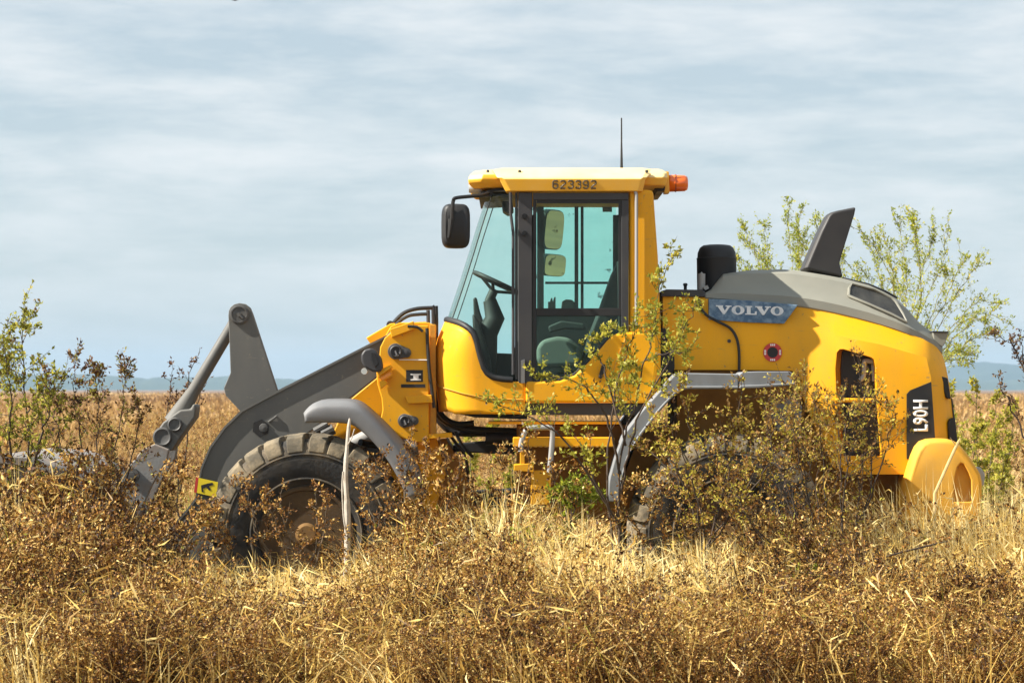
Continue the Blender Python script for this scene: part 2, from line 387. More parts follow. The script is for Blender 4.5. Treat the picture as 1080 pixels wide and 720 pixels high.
hz = bpy.data.materials.new('haze_air'); hz.use_nodes = True
n = hz.node_tree.nodes; l = hz.node_tree.links; n.clear()
o = n.new('ShaderNodeOutputMaterial'); pv = n.new('ShaderNodeVolumePrincipled'); pv.inputs['Color'].default_value = (0.44, 0.65, 0.88, 1); pv.inputs['Density'].default_value = 1.5e-4
l.new(pv.outputs[0], o.inputs['Volume'])
H = MB().box(-4500, 4500, -300, 6000, -2.0, 75).build('haze', hz, smooth=False); H['kind'] = 'stuff'

# ------------------------------------------------------------------ the wheel loader
LD = thing('wheel_loader', 'yellow wheel loader with a grey lift arm and glazed cab parked in tall dry weeds', 'wheel loader', (0, 0, 0))

# ---- wheels
def wheel(px, py, y_mid, flip=1):
    d = -1.24 - CAM_Y
    c0 = W(px, py, -1.24); c = Vector((c0.x, y_mid, 0.715))
    wh = part_empty('wheel', LD)
    R = 0.725; hw = 0.255
    prof = [(-0.20, 0.335), (-0.235, 0.36), (-hw - 0.005, 0.45), (-hw - 0.012, 0.53), (-hw + 0.005, 0.60), (-0.225, 0.655), (-0.17, 0.682), (0, 0.69),
            (0.17, 0.682), (0.225, 0.655), (hw - 0.005, 0.60), (hw + 0.012, 0.53), (hw + 0.005, 0.45), (0.235, 0.36), (0.20, 0.335), (0.0, 0.33)]
    ty = MB().lathe(prof, c, 72)
    # raised bead rings on the sidewall
    for rr in (0.575, 0.40):
        for s in (-1, 1):
            L = [c + Vector((math.cos(a) * rr, s * (hw + 0.006), math.sin(a) * rr)) for a in np.linspace(0, 2 * math.pi, 73)]
            ty.tube(L, 0.009, 5)
    tyo = ty.build('tyre', M['tyre'], wh, smooth=True, angle=40)
    for s in (-1, 1):
        MB().lathe([(s * 0.23, 0.352), (s * 0.243, 0.362), (s * (hw + 0.010), 0.45), (s * (hw + 0.0165), 0.53), (s * (hw + 0.0145), 0.545), (s * 0.2, 0.50)], c, 72).build('sidewall', M['sidewall'], tyo, smooth=True, angle=40)
    tr = MB(); N = 26
    for s in (-1, 1):
        for k in range(N):
            a0 = 2 * math.pi * (k + (0.5 if s > 0 else 0)) / N + random.uniform(-.01, .01)
            half = 2 * math.pi / N * 0.39
            poly = [(0.02, R), (0.10, R), (0.175, R - 0.006), (0.225, R - 0.028), (0.252, R - 0.075), (0.262, R - 0.135), (0.235, R - 0.14), (0.19, 0.66), (0.02, 0.67)]
            loops = []
            for ai, tw in ((-1, 0), (1, 0)):
                L = []
                for t_, r_ in poly:
                    ang = a0 + ai * half * (0.92 if r_ > R - 0.03 else 1.0) + s * (0.2 - t_) * 0.22
                    L.append(c + Vector((math.cos(ang) * r_, s * t_, math.sin(ang) * r_)))
                loops.append(L)
            tr.loft(loops)
    tr.build('tread', M['tread'], wh, bevel=0.009, angle=40)
    yo = -0.235 * flip
    rim = MB().lathe([(yo, 0.345), (yo - 0.012 * flip, 0.335), (yo - 0.012 * flip, 0.315), (yo + 0.03 * flip, 0.30), (yo + 0.06 * flip, 0.285), (yo + 0.16 * flip, 0.27),
                      (yo + 0.17 * flip, 0.20), (yo + 0.175 * flip, 0.05), (yo + 0.2 * flip, 0.0), (yo + 0.44 * flip, 0.0), (yo + 0.45 * flip, 0.33), (yo + 0.3 * flip, 0.345)], c, 48)
    rim.build('rim', M['rim'], wh, angle=35)
    hb = MB().lathe([(yo + 0.19 * flip, 0.17), (yo + 0.10 * flip, 0.165), (yo + 0.07 * flip, 0.14), (yo + 0.06 * flip, 0.09), (yo - 0.005 * flip, 0.08), (yo - 0.02 * flip, 0.06), (yo - 0.02 * flip, 0.0)], c, 32)
    for k in range(16):
        a = 2 * math.pi * k / 16; p = c + Vector((math.cos(a) * 0.215, yo + 0.15 * flip, math.sin(a) * 0.215))
        hb.tube([p, p + Vector((0, 0.03 * flip, 0))], 0.016, 6)
    hb.build('hub', M['hub'], wh, angle=35)
for px, py in ((323, 563), (769, 561)):
    wheel(px, py, -0.975, 1); wheel(px, py, 0.975, -1)

# ---- frames and axles
MB().prism([(366, 424), (398, 398), (405, 356), (412, 344), (422, 340), (452, 340), (459, 343), (460, 460), (470, 500), (452, 560), (404, 566), (372, 520), (345, 470)], -0.46, -0.38).build('front_frame', M['yellow'], LD, bevel=0.008)
MB().prism([(366, 424), (398, 398), (405, 356), (412, 344), (422, 340), (452, 340), (459, 343), (460, 460), (470, 500), (452, 560), (404, 566), (372, 520), (345, 470)], 0.38, 0.46).build('front_frame', M['yellow'], LD, bevel=0.008)
MB().prism([(404, 470), (470, 462), (492, 500), (500, 560), (440, 585), (300, 585), (290, 550), (350, 520)], -0.36, 0.36).build('front_chassis', M['shaded_frame'], LD, bevel=0.01)
MB().prism([(386, 356), (412, 341), (450, 339), (456, 352), (440, 372), (400, 376)], -0.37, 0.37).build('cross_box', M['yellow'], LD, bevel=0.01)
# near and far outer tower plates
tower = [(434, 343), (452, 343), (452.5, 466), (437, 466), (420, 460), (401, 443), (403.5, 432), (402.5, 420), (398, 405), (397, 392), (400, 378), (401, 366), (406, 356), (413, 350), (424, 346)]
tp = MB().prism(tower, -0.70, -0.655).build('tower_plate', M['yellow'], LD, bevel=0.008)
d = MB().prism(tower, -0.70, -0.655)
for p in d.v: p.y = -p.y
d.build('tower_plate', M['yellow'], LD, bevel=0.008)
MB().prism([(411, 347), (436, 338.5), (437, 347), (413, 356)], -0.74, -0.60).build('tower_cap', M['yellow'], LD, bevel=0.006)
MB().prism([(453.2, 342), (459.5, 342), (460, 462), (453.4, 462)], -0.64, -0.52).build('rear_flange', M['frame_yellow'], LD, bevel=0.004)
# ledges on the near plate
MB().prism([(427, 418), (455, 416), (456, 424.5), (430, 425.5)], -0.745, -0.702).build('step_ledge', M['yellow'], LD, bevel=0.005)
MB().prism([(452, 458), (476, 456), (477, 461), (452, 462.5)], -0.72, -0.50).build('step_ledge', M['yellow'], LD, bevel=0.004)

def pin_cover(px, py, r, tail, yface, nm='pin_cover'):
    """flat pear shaped keeper with a round pin head"""
    c = W(px, py, yface); q = W(*tail, yface)
    rr = r * (yface - CAM_Y) / F; r2 = rr * 0.62
    dirv = (q - c); ang = math.atan2(dirv.z, dirv.x); L = []
    for k in range(14): a = ang + math.pi / 2 + math.pi * k / 13; L.append(c + Vector((math.cos(a) * rr, 0, math.sin(a) * rr)))
    for k in range(10): a = ang - math.pi / 2 + math.pi * k / 9; L.append(q + Vector((math.cos(a) * r2, 0, math.sin(a) * r2)))
    o = MB().loft([[p + Vector((0, -0.022, 0)) for p in L], L]).build(nm, M['pin'], LD, bevel=0.006)
    h = MB().lathe([(-0.022, rr * 0.78), (-0.040, rr * 0.76), (-0.046, rr * 0.62), (-0.040, rr * 0.5), (-0.034, 0.0)], c, 24)
    h.lathe([(-0.022, r2 * 0.55), (-0.038, r2 * 0.5), (-0.04, 0)], q, 12)
    g2 = c + Vector((0, -0.034, 0)); h.tube([g2, g2 + Vector((0, -0.03, 0.0)), g2 + Vector((0.012, -0.045, -0.03))], 0.008, 6)
    h.build('pin', M['charcoal'], o, angle=40)
    return o
pin_cover(417.5, 370.5, 8.5, (428.5, 372), -0.702)
pin_cover(427, 443.5, 7.4, (437, 443.5), -0.702)
# white scratch strap, data plate with its pictogram
MB().tube([W(421, 379.2, -0.712), W(452, 379.6, -0.712)], 0.004, 6).build('grease_line', M['white'], LD)
pl = MB().prism([(428.3, 390), (446, 390), (446, 402.6), (428.3, 402.6)], -0.705, -0.700).build('data_plate', M['black'], LD)
MB().prism([(433, 394), (444, 394), (444, 395.2), (441.4, 395.6), (441.4, 399.2), (444, 399.8), (444, 401), (433, 401), (433, 399.8), (436, 399.2), (436, 395.6), (433, 395.2)], -0.7075, -0.7052).build('pictogram', M['white'], pl)
MB().prism([(423, 405), (448.5, 405), (448.5, 408.6), (423, 408.6)], -0.705, -0.700).build('data_plate', M['black'], LD)

# ---- work light on the tower
wlamp = MB().prism([(380.5, 374), (384, 368.5), (391, 366.6), (397, 370), (402, 378), (404, 388), (401, 392.5), (393, 392), (384, 387), (381, 381)], -0.90, -0.76).build('headlight', M['charcoal'], LD, bevel=0.025, seg=3)
MB().lathe([(-0.006, 0.0), (-0.006, 0.022), (0.02, 0.026), (0.05, 0.02)], W(384.3, 391.5, -0.88), 16, axis='Y').build('lens', M['lens'], wlamp)
MB().prism([(391, 371), (396, 372), (399.5, 383), (395, 387.5), (391.5, 380)], -0.915, -0.895).build('lamp_bracket', M['black'], wlamp, bevel=0.004)
MB().prism([(397.5, 391.5), (411.5, 384.5), (413.5, 387.5), (400, 396.5)], -0.86, -0.705).prism([(399, 397.5), (412.5, 388.5), (414, 396.5), (403, 402)], -0.80, -0.708).prism([(400, 402), (404.5, 401), (409, 403.5), (401.5, 410)], -0.84, -0.708).build('headlight_bracket', M['yellow'], LD, bevel=0.004)
MB().prism([(400.3, 399), (411.5, 391.8), (412.6, 395.6), (403.3, 400.4)], -0.806, -0.802).build('turn_signal', M['signal'], LD)

# ---- lift arms, bell crank, links
arm = [(413, 349), (408, 353), (350, 382.5), (293.5, 411), (254.5, 432), (236, 450), (221, 471), (212, 492), (208.5, 510), (206, 525), (196, 538), (180, 556), (160, 590), (150, 612), (156, 628), (172, 630), (190, 612), (215, 586),
       (240, 545), (262, 508), (285, 480), (330, 453), (366, 422), (397, 398), (418, 385), (424, 368)]
for s in (-1, 1):
    o = MB().prism(arm, -0.60, -0.545)
    up = [(x, y) for x, y in arm[1:12]]
    fl = up + [(x + 1.2, y + 2.0) for x, y in up[::-1]]
    o2 = MB().prism(fl, -0.618, -0.527)
    if s > 0:
        for p in o.v: p.y = -p.y
        for p in o2.v: p.y = -p.y
    a_ = o.build('lift_arm', M['arm'], LD, bevel=0.006)
    o2.build('arm_flange', M['arm'], a_)
    if s < 0:
        c = W(275.2, 451.2, -0.603); hx = [c + Vector((math.cos(math.pi / 3 * k + 0.4) * 0.066, 0, math.sin(math.pi / 3 * k + 0.4) * 0.066)) for k in range(6)]
        hole = MB().loft([[p + Vector((0, -0.004, 0)) for p in hx], [p + Vector((0, 0.03, 0)) for p in hx]]).build('pivot_hole', M['bay'], a_)
        MB().lathe([(-0.02, 0.0), (-0.016, 0.03), (0.0, 0.034)], W(278, 451, -0.603), 14).tube([W(283, 445, -0.605), W(289, 441, -0.612), W(292, 438.5, -0.606)], 0.008, 6).build('pivot_pin', M['pin'], a_)
        dec = MB().prism([(209.6, 503.5), (230, 508.2), (228.2, 524.2), (207.6, 519.5)], -0.6205, -0.6185).build('warning_decal', M['warn'], a_)
        MB().prism([(206.6, 502.9), (209.5, 503.5), (207.5, 519.4), (204.6, 518.8)], -0.6205, -0.6185).build('decal_edge', M['red'], a_)
        # black pictogram: a falling figure under a beam
        MB().prism([(212, 511.5), (219, 509.5), (224, 508.6), (225, 511), (220.5, 512.5), (222.5, 516.5), (220.5, 517), (217.5, 513.6), (214, 515.2), (215, 518.8), (212.6, 518.4)], -0.6225, -0.6206).build('decal_figure', M['black'], a_)
MB().tube([W(288, 452, -0.55), W(288, 452, -0.55) + Vector((0, 1.1, 0))], 0.11, 20).build('arm_cross_tube', M['arm'], LD)
crank = [(243, 324), (247, 320.8), (252.5, 319.5), (258.5, 320.5), (263.5, 324.5), (266.2, 331), (292, 410), (300, 440), (290, 466), (272, 462), (252, 432), (238, 417), (236, 409), (243, 393), (242, 362), (240.8, 333), (241.2, 328)]
for s in (-1,):
    o = MB().prism(crank, -0.30, -0.20)
    ck = o.build('bell_crank', M['arm'], LD, bevel=0.006)
    if s < 0:
        c = W(252.3, 331.6, -0.302)
        MB().lathe([(0, 0.073), (-0.014, 0.072), (-0.018, 0.066), (-0.018, 0.055), (-0.012, 0.053), (-0.012, 0.0)], c, 32).tube([c + Vector((0, -0.01, 0)), c + Vector((0, -0.032, 0))], 0.017, 8).tube([c + Vector((0, -0.026, 0)), c + Vector((0.03, -0.026, -0.03))], 0.010, 6).build('pin', M['pin'], ck, angle=40)
# tilt link
a_, b_ = W(252.3, 331.6, 0), W(184, 446, 0)
lk = MB().tube([a_, a_ + (b_ - a_) * 0.10, a_ + (b_ - a_) * 0.70, a_ + (b_ - a_) * 0.86, a_ + (b_ - a_) * 1.0], [0.05, 0.045, 0.048, 0.068, 0.085], 20).build('tilt_link', M['arm'], LD)
cv = MB().prism([(201, 431), (204, 425), (207.5, 428), (206, 440), (190, 462), (181, 476), (168, 472), (160.5, 461), (172, 445), (190, 432)], -0.13, 0.13).build('clevis', M['arm'], lk, bevel=0.02)
for (px, py, r) in ((184.5, 447.5, 0.05), (171.5, 460.5, 0.067)):
    MB().lathe([(0.0, r * 1.1), (-0.02, r * 1.08), (-0.026, r * 0.9), (-0.018, r * 0.75), (-0.018, 0)], W(px, py, -0.13), 24).build('pin', M['pin'], lk, angle=40)
# quick coupler hanging from the link
for s in (-1, 1):
    o = MB().prism([(150, 474), (163, 468), (178, 474), (176, 485), (160, 512), (148, 540), (150, 585), (172, 600), (165, 622), (135, 615), (126, 560), (128, 505), (136, 492)], -0.30, -0.22)
    if s > 0:
        for p in o.v: p.y = -p.y
    cp = o.build('coupler_plate', M['bucket'], LD, bevel=0.008)
    if s < 0: MB().lathe([(0.0, 0.06), (-0.03, 0.055), (-0.03, 0.03), (-0.05, 0.028), (-0.05, 0)], W(139, 501, -0.30), 20).build('pin', M['pin'], cp, angle=40)
# bucket, opening to the left
bk = part_empty('bucket', LD)
shell = [(-22, 495), (-10, 488), (32, 492), (60, 502), (86, 524), (100, 560), (96, 602), (76, 628), (34, 654), (-86, 670), (-86, 674), (36, 660), (82, 634), (104, 604), (108, 558), (93, 518), (64, 494), (34, 482.5), (-10, 480), (-26, 492)]
MB().prism(shell, -1.31, 1.31).build('bucket_shell', M['bucket'], bk, bevel=0.008)
for s in (-1, 1):
    o = MB().prism([(-20, 498), (-8, 490), (32, 494), (58, 503), (85, 526), (98, 560), (94, 602), (74, 626), (34, 652), (-81, 668), (-46, 606)], -1.29, -1.26)
    if s > 0:
        for p in o.v: p.y = -p.y
    o.build('side_plate', M['bucket'], bk, bevel=0.006)
MB().prism([(-22, 498), (10, 498), (8, 524), (-12, 526)], -1.325, -1.292).build('wear_plate', M['frame_yellow'], bk, bevel=0.006)
MB().prism([(-118, 674), (-82, 666), (-82, 673), (-118, 677)], -1.32, 1.32).build('cutting_edge', M['steel'], bk)
# lift cylinders
for s in (-1, 1):
    y = s * 0.68
    a_, b_ = W(427, 443.5, -0.68), W(300, 476, -0.68)
    a_.y = b_.y = s * 0.50 if s > 0 else -0.50
    a_ = W(440, 470, -0.5); b_ = W(270, 505, -0.5); a_.y = b_.y = s * 0.5
    cy = MB().tube([a_, a_ + (b_ - a_) * 0.62], 0.075, 20).build('lift_cylinder', M['fender_dark'], LD)
    MB().tube([a_ + (b_ - a_) * 0.6, b_], 0.04, 16).build('piston_rod', M['steel'], cy)
MB().tube([W(362, 474, -0.56), W(389, 460, -0.56), W(410, 452, -0.56)], 0.058, 20).build('steering_cylinder', M['rail'], LD)
tc_ = MB().tube([W(420, 372, 0), W(345, 415, 0)], 0.08, 20).build('tilt_cylinder', M['arm'], LD)
MB().tube([W(350, 412, 0), W(288, 446, 0)], 0.045, 16).build('piston_rod', M['steel'], tc_)
# fittings in the gap between fender and tyre
MB().tube([W(332, 455, -0.64), W(346, 447, -0.64)], 0.03, 10).tube([W(340, 458, -0.64), W(352, 452, -0.64)], 0.04, 10).build('hose_fitting', M['pin'], LD)

# ---- front fenders
ff_out = [(321, 435.5), (326, 429), (333, 424), (350, 422.8), (369, 423.2), (377, 425.5), (384, 430.5), (397, 442), (411, 456), (425, 471.5), (436, 489), (444, 510), (447, 526)]
ff_in = [(321.5, 444.8), (328, 444.6), (338, 444.2), (352, 444.4), (367, 445.2), (373, 447.2), (379, 451), (390, 460.5), (401, 472.5), (411, 485.5), (419, 500), (426, 514), (432, 527)]
for s in (-1, 1):
    k = len(ff_out); lo = []
    mixp = lambda t: [(a[0] * (1 - t) + b[0] * t, a[1] * (1 - t) + b[1] * t) for a, b in zip(ff_out, ff_in)]
    rows = [(-1.20, ff_in, 0), (-1.225, mixp(.985), 0), (-1.23, mixp(.90), 0), (-1.235, [(0.5 * (a[0] + b[0]), 0.5 * (a[1] + b[1])) for a, b in zip(ff_out, ff_in)], 0), (-1.23, mixp(.30), 0), (-1.225, mixp(.24), 0), (-1.19, mixp(.05), 0), (-1.16, ff_out, 0), (-0.74, ff_out, 0.012)]
    lo = []
    for y, pts, lift in rows: lo.append([W(x, y2, -1.22 if lift else y) for x, y2 in pts])
    for q in lo[-1]: q.y = -0.74; q.z += 0.012
    mb = MB()
    vs = [p for L in lo for p in L]; fs = []
    for i in range(len(lo) - 1):
        for j in range(k - 1): a0 = i * k + j; fs.append((a0, a0 + 1, a0 + k + 1, a0 + k))
    mb.add(vs, fs)
    if s > 0:
        for p in mb.v: p.y = -p.y
    mb.build('front_fender', M['fender_dark'], LD, sub=1, solid=0.016, angle=60)
    if s < 0:
        MB().tube([W(x + (a - x) * .0, y + 4.2, -1.232) for (x, y), (a, b) in list(zip(ff_out, ff_in))[4:11]], 0.006, 6)
# fender stay
MB().tube([W(380, 466, -0.9), W(400, 470, -0.75), W(430, 480, -0.5)], 0.025, 8).build('fender_stay', M['black'], LD)
# ---- rear fenders: angular grey band over the wheel
rf_o = [(641, 529), (642.5, 506), (649, 482), (658, 458), (679, 431), (711, 395.5), (716, 393), (779, 394.2)]
rf_i = [(655, 529), (656, 508), (664, 480), (676, 460), (698, 431), (713.5, 415), (721, 410.3), (779, 410)]
rf2_o = [(780, 394.5), (783, 392), (800, 391.5), (832, 391.5), (838, 394)]
rf2_i = [(780, 410), (783, 409.5), (800, 409.2), (832, 406.5), (839, 406)]
def rnd(pts):
    o = [pts[0]]
    for a, b, c in zip(pts, pts[1:], pts[2:]):
        for t in (.30, .12): o.append((b[0] + (a[0] - b[0]) * t, b[1] + (a[1] - b[1]) * t))
        for t in (.12, .30): o.append((b[0] + (c[0] - b[0]) * t, b[1] + (c[1] - b[1]) * t))
    return o + [pts[-1]]
rf_o, rf_i = rnd(rf_o), rnd(rf_i)
for s in (-1, 1):
    for O, I, nm in ((rf_o, rf_i, 'rear_fender'), (rf2_o, rf2_i, 'fender_extension')):
        mb = MB().prism(O + [(a + (c - a) * .86, b + (e - b) * .86) for (a, b), (c, e) in list(zip(O, I))[::-1]], -1.215, -0.74)
        mb.prism([(a + (c - a) * .80, b + (e - b) * .80) for (a, b), (c, e) in zip(O, I)] + I[::-1], -1.235, -1.19)
        if s > 0:
            for p in mb.v: p.y = -p.y
        mb.build(nm, M['fender'], LD, bevel=0.012)

# ---- rear frame, step, hoses under the cab
MB().prism([(515, 444.5), (655, 444.5), (655, 447.2), (515, 447.2)], -0.80, -0.3).build('deck_edge', M['yellow'], LD, bevel=0.002)
MB().prism([(541, 461), (648, 461), (648, 471), (541, 471)], -0.98, -0.60).build('step', M['yellow'], LD, bevel=0.008)
nb = MB()
for k in range(19): nb.box(*(lambda q: (q.x - 0.014, q.x + 0.006, -0.986, -0.975, q.z - 0.006, q.z + 0.006))(W(544 + k * 5.4, 470.5, -0.98)))
nb.build('step_teeth', M['frame_yellow'], LD)
MB().prism([(548.5, 470), (553.5, 470), (553.5, 494), (548.5, 494)], -0.96, -0.75).prism([(542, 490), (563, 488), (563, 498), (542, 496)], -0.97, -0.72).prism([(560, 496), (581, 496), (581, 532), (560, 532)], -0.95, -0.80).build('ladder', M['yellow'], LD, bevel=0.005)
MB().tube(smooth_path([W(549, 476, -1.0), W(550, 466, -1.0), W(554, 455, -1.0), W(558, 451, -1.0), W(570, 450.5, -1.0), W(580, 451, -1.0), W(582.5, 456, -1.0), W(582, 470, -1.0), W(579.5, 498, -1.0)], 5), 0.019, 10).build('step_handrail', M['rail'], LD)
MB().prism([(545, 447.5), (720, 447.5), (840, 400), (960, 470), (958, 560), (700, 556), (560, 540), (545, 520)], -0.58, 0.58).build('rear_frame', M['shaded_frame'], LD, bevel=0.01)
MB().prism([(478, 468), (548, 462), (548, 480), (478, 476)], -0.12, 0.12).prism([(470, 520), (548, 516), (548, 536), (470, 534)], -0.2, 0.2).build('articulation_joint', M['black'], LD, bevel=0.01)
for c_ in (323, 769):
    q = W(c_, 562, -1.24); MB().tube([Vector((q.x, -0.8, 0.715)), Vector((q.x, -0.4, 0.715)), Vector((q.x, 0.4, 0.715)), Vector((q.x, 0.8, 0.715))], [0.15, 0.2, 0.2, 0.15], 20).build('axle', M['frame_yellow'], LD)
def hose(pts, y, r, nm='hydraulic_hose', m='hose'):
    return MB().tube(smooth_path([W(a, b, y if not isinstance(y, list) else y[i]) for i, (a, b) in enumerate(pts)], 6), r, 8).build(nm, M[m], LD)
hose([(452, 402), (456, 425), (462, 437), (475, 447), (500, 453), (545, 455)], -0.30, 0.028)
hose([(455, 430), (465, 446), (480, 456), (515, 457), (546, 459)], -0.22, 0.024)
hose([(457, 380), (457, 405), (460, 425), (468, 440), (482, 447), (500, 446)], -0.36, 0.022)
hose([(470, 452), (480, 466), (490, 480), (494, 500)], -0.3, 0.012)
hose([(480, 455), (488, 470), (499, 482)], -0.26, 0.012)
hose([(450.5, 346), (451.5, 372), (453, 392), (455.5, 412), (458, 430)], -0.71, 0.013)
hose([(411, 346), (418, 337), (427, 329.5), (440, 325.5), (457, 324.5)], -0.30, 0.015)
hose([(413, 348), (421, 339), (431, 333), (441, 331.5), (451, 331)], -0.36, 0.013)
hose([(430, 344), (440, 345), (446, 349.5)], -0.74, 0.010)
MB().tube([W(456, 322.5, -0.3), W(457, 324, -0.3), W(457.3, 356, -0.3)], 0.015, 8).tube([W(459.6, 322.5, -0.26), W(460, 340, -0.26), W(459.6, 372, -0.26)], 0.017, 8).tube([W(451.5, 327, -0.36), W(452, 352, -0.36)], 0.014, 8).build('hydraulic_pipe', M['charcoal'], LD)
MB().lathe([(-0.05, 0), (-0.05, 0.03), (0.05, 0.03), (0.05, 0)], W(412, 342.5, -0.3), 12).build('pipe_clamp', M['charcoal'], LD)
MB().tube([W(512, 462, -0.3), W(545, 462, -0.3)], 0.05, 14).build('steering_cylinder', M['black'], LD)

# ---- cab: front body and wraparound glass share one curved surface
XF = [(203, 514), (240, 502), (270, 493), (300, 483.5), (337, 471), (348, 466.5), (357, 462.5), (368, 460), (378, 459.3), (390, 460), (405, 461), (432, 464), (440, 464.5)]
xf = lambda y: np.interp(y, [a for a, b in XF], [b for a, b in XF])
XB = [(440, 338), (471, 338.5), (484, 342), (491, 345.5), (497, 350), (501.5, 358), (504.5, 372), (510, 389), (514, 395.5), (520, 399.5), (530, 401.5), (556, 403)]
yb = lambda x: np.interp(x, [a for a, b in XB], [b for a, b in XB])
YS = 0.86
NU1, NU2, NU3 = 7, 12, 12
def col_xy(u, y):
    """u 0..1 front, 1..2 corner, 2..3 side -> (px, depth)"""
    if u <= 1: return xf(y), -0.44 * u
    if u <= 2:
        a = (u - 1) * math.pi / 2; return xf(y) + 40 * (1 - math.cos(a)), -0.44 - (YS - 0.44) * math.sin(a)
    f_ = u - 2; return (xf(y) + 40) * (1 - f_) + 554 * f_, -YS
us = [0, .33, .66, 1] + [1 + k / 10 for k in range(1, 11)] + [2 + k / 16 for k in range(1, 17)]
def bound(u):
    y = 370.0
    for _ in range(60): y = 0.5 * y + 0.5 * yb(col_xy(u, y)[0])
    return y
bnd = [bound(u) for u in us]
def cab_sheet(v0, v1, nv, umax=3.0, push=0.0):
    U = [u for u in us if u <= umax + 1e-6]; full = [(-1, u) for u in U[::-1]] + [(1, u) for u in U[1:]]
    pts = []
    for sgn, u in full:
        i = us.index(u)
        for k in range(nv):
            y = v0(i) + (v1(i) - v0(i)) * k / (nv - 1); px, dy = col_xy(u, y)
            # the silhouette is read where the front meets the near corner
            p = W(px, y, -0.50 if u <= 1 else dy); pts.append(Vector((p.x - push, dy if sgn < 0 else -dy, p.z)))
    n_ = len(full); return MB().add(pts, [(a * nv + b, (a + 1) * nv + b, (a + 1) * nv + b + 1, a * nv + b + 1) for a in range(n_ - 1) for b in range(nv - 1)]), full
cab = part_empty('cab', LD)
mbx, full = cab_sheet(lambda i: bnd[i], lambda i: 434 + (2.5 if us[i] > 1.5 else 0), 16)
mbx.build('front_body', M['yellow'], cab, solid=0.02, angle=50)
u_max = us[max(i for i, u in enumerate(us) if col_xy(u, 300)[0] <= 547)]
mbx, _ = cab_sheet(lambda i: 205.0, lambda i: bnd[i] - 0.0, 12, umax=u_max)
mbx.build('windscreen', M['glass'], cab, angle=60)
# rubber gasket along the sill and the front corner
gp = []
for sgn, u in full:
    i = us.index(u)
    if u > u_max + .05: continue
    px, dy = col_xy(u, bnd[i] - 1.5); p = W(px, bnd[i] - 1.5, -0.5 if u <= 1 else dy); gp.append(Vector((p.x, dy if sgn < 0 else -dy, p.z)))
MB().tube(gp, 0.024, 8).build('gasket', M['black'], cab, angle=60)
for sgn in (-1, 1):
    pp = []
    for y in np.linspace(204, 342, 12): px, dy = col_xy(1.35, y); p = W(px, y, dy); pp.append(Vector((p.x, dy if sgn < 0 else -dy, p.z)))
    MB().tube(pp, 0.004, 6).build('glass_seam', M['black'], cab)
# body seam
sp = []
for u in us[3:]:
    y = 405.5 if u < 1.3 else np.interp(col_xy(u, 412)[0], [459, 470, 490, 510, 540, 556], [406, 409, 415, 419.5, 421, 421.5])
    px, dy = col_xy(u, y); p = W(px, y, dy); sp.append(Vector((p.x - 0.012, dy - 0.012, p.z)))
MB().tube(sp, 0.005, 5).build('body_seam', M['frame_yellow'], cab)
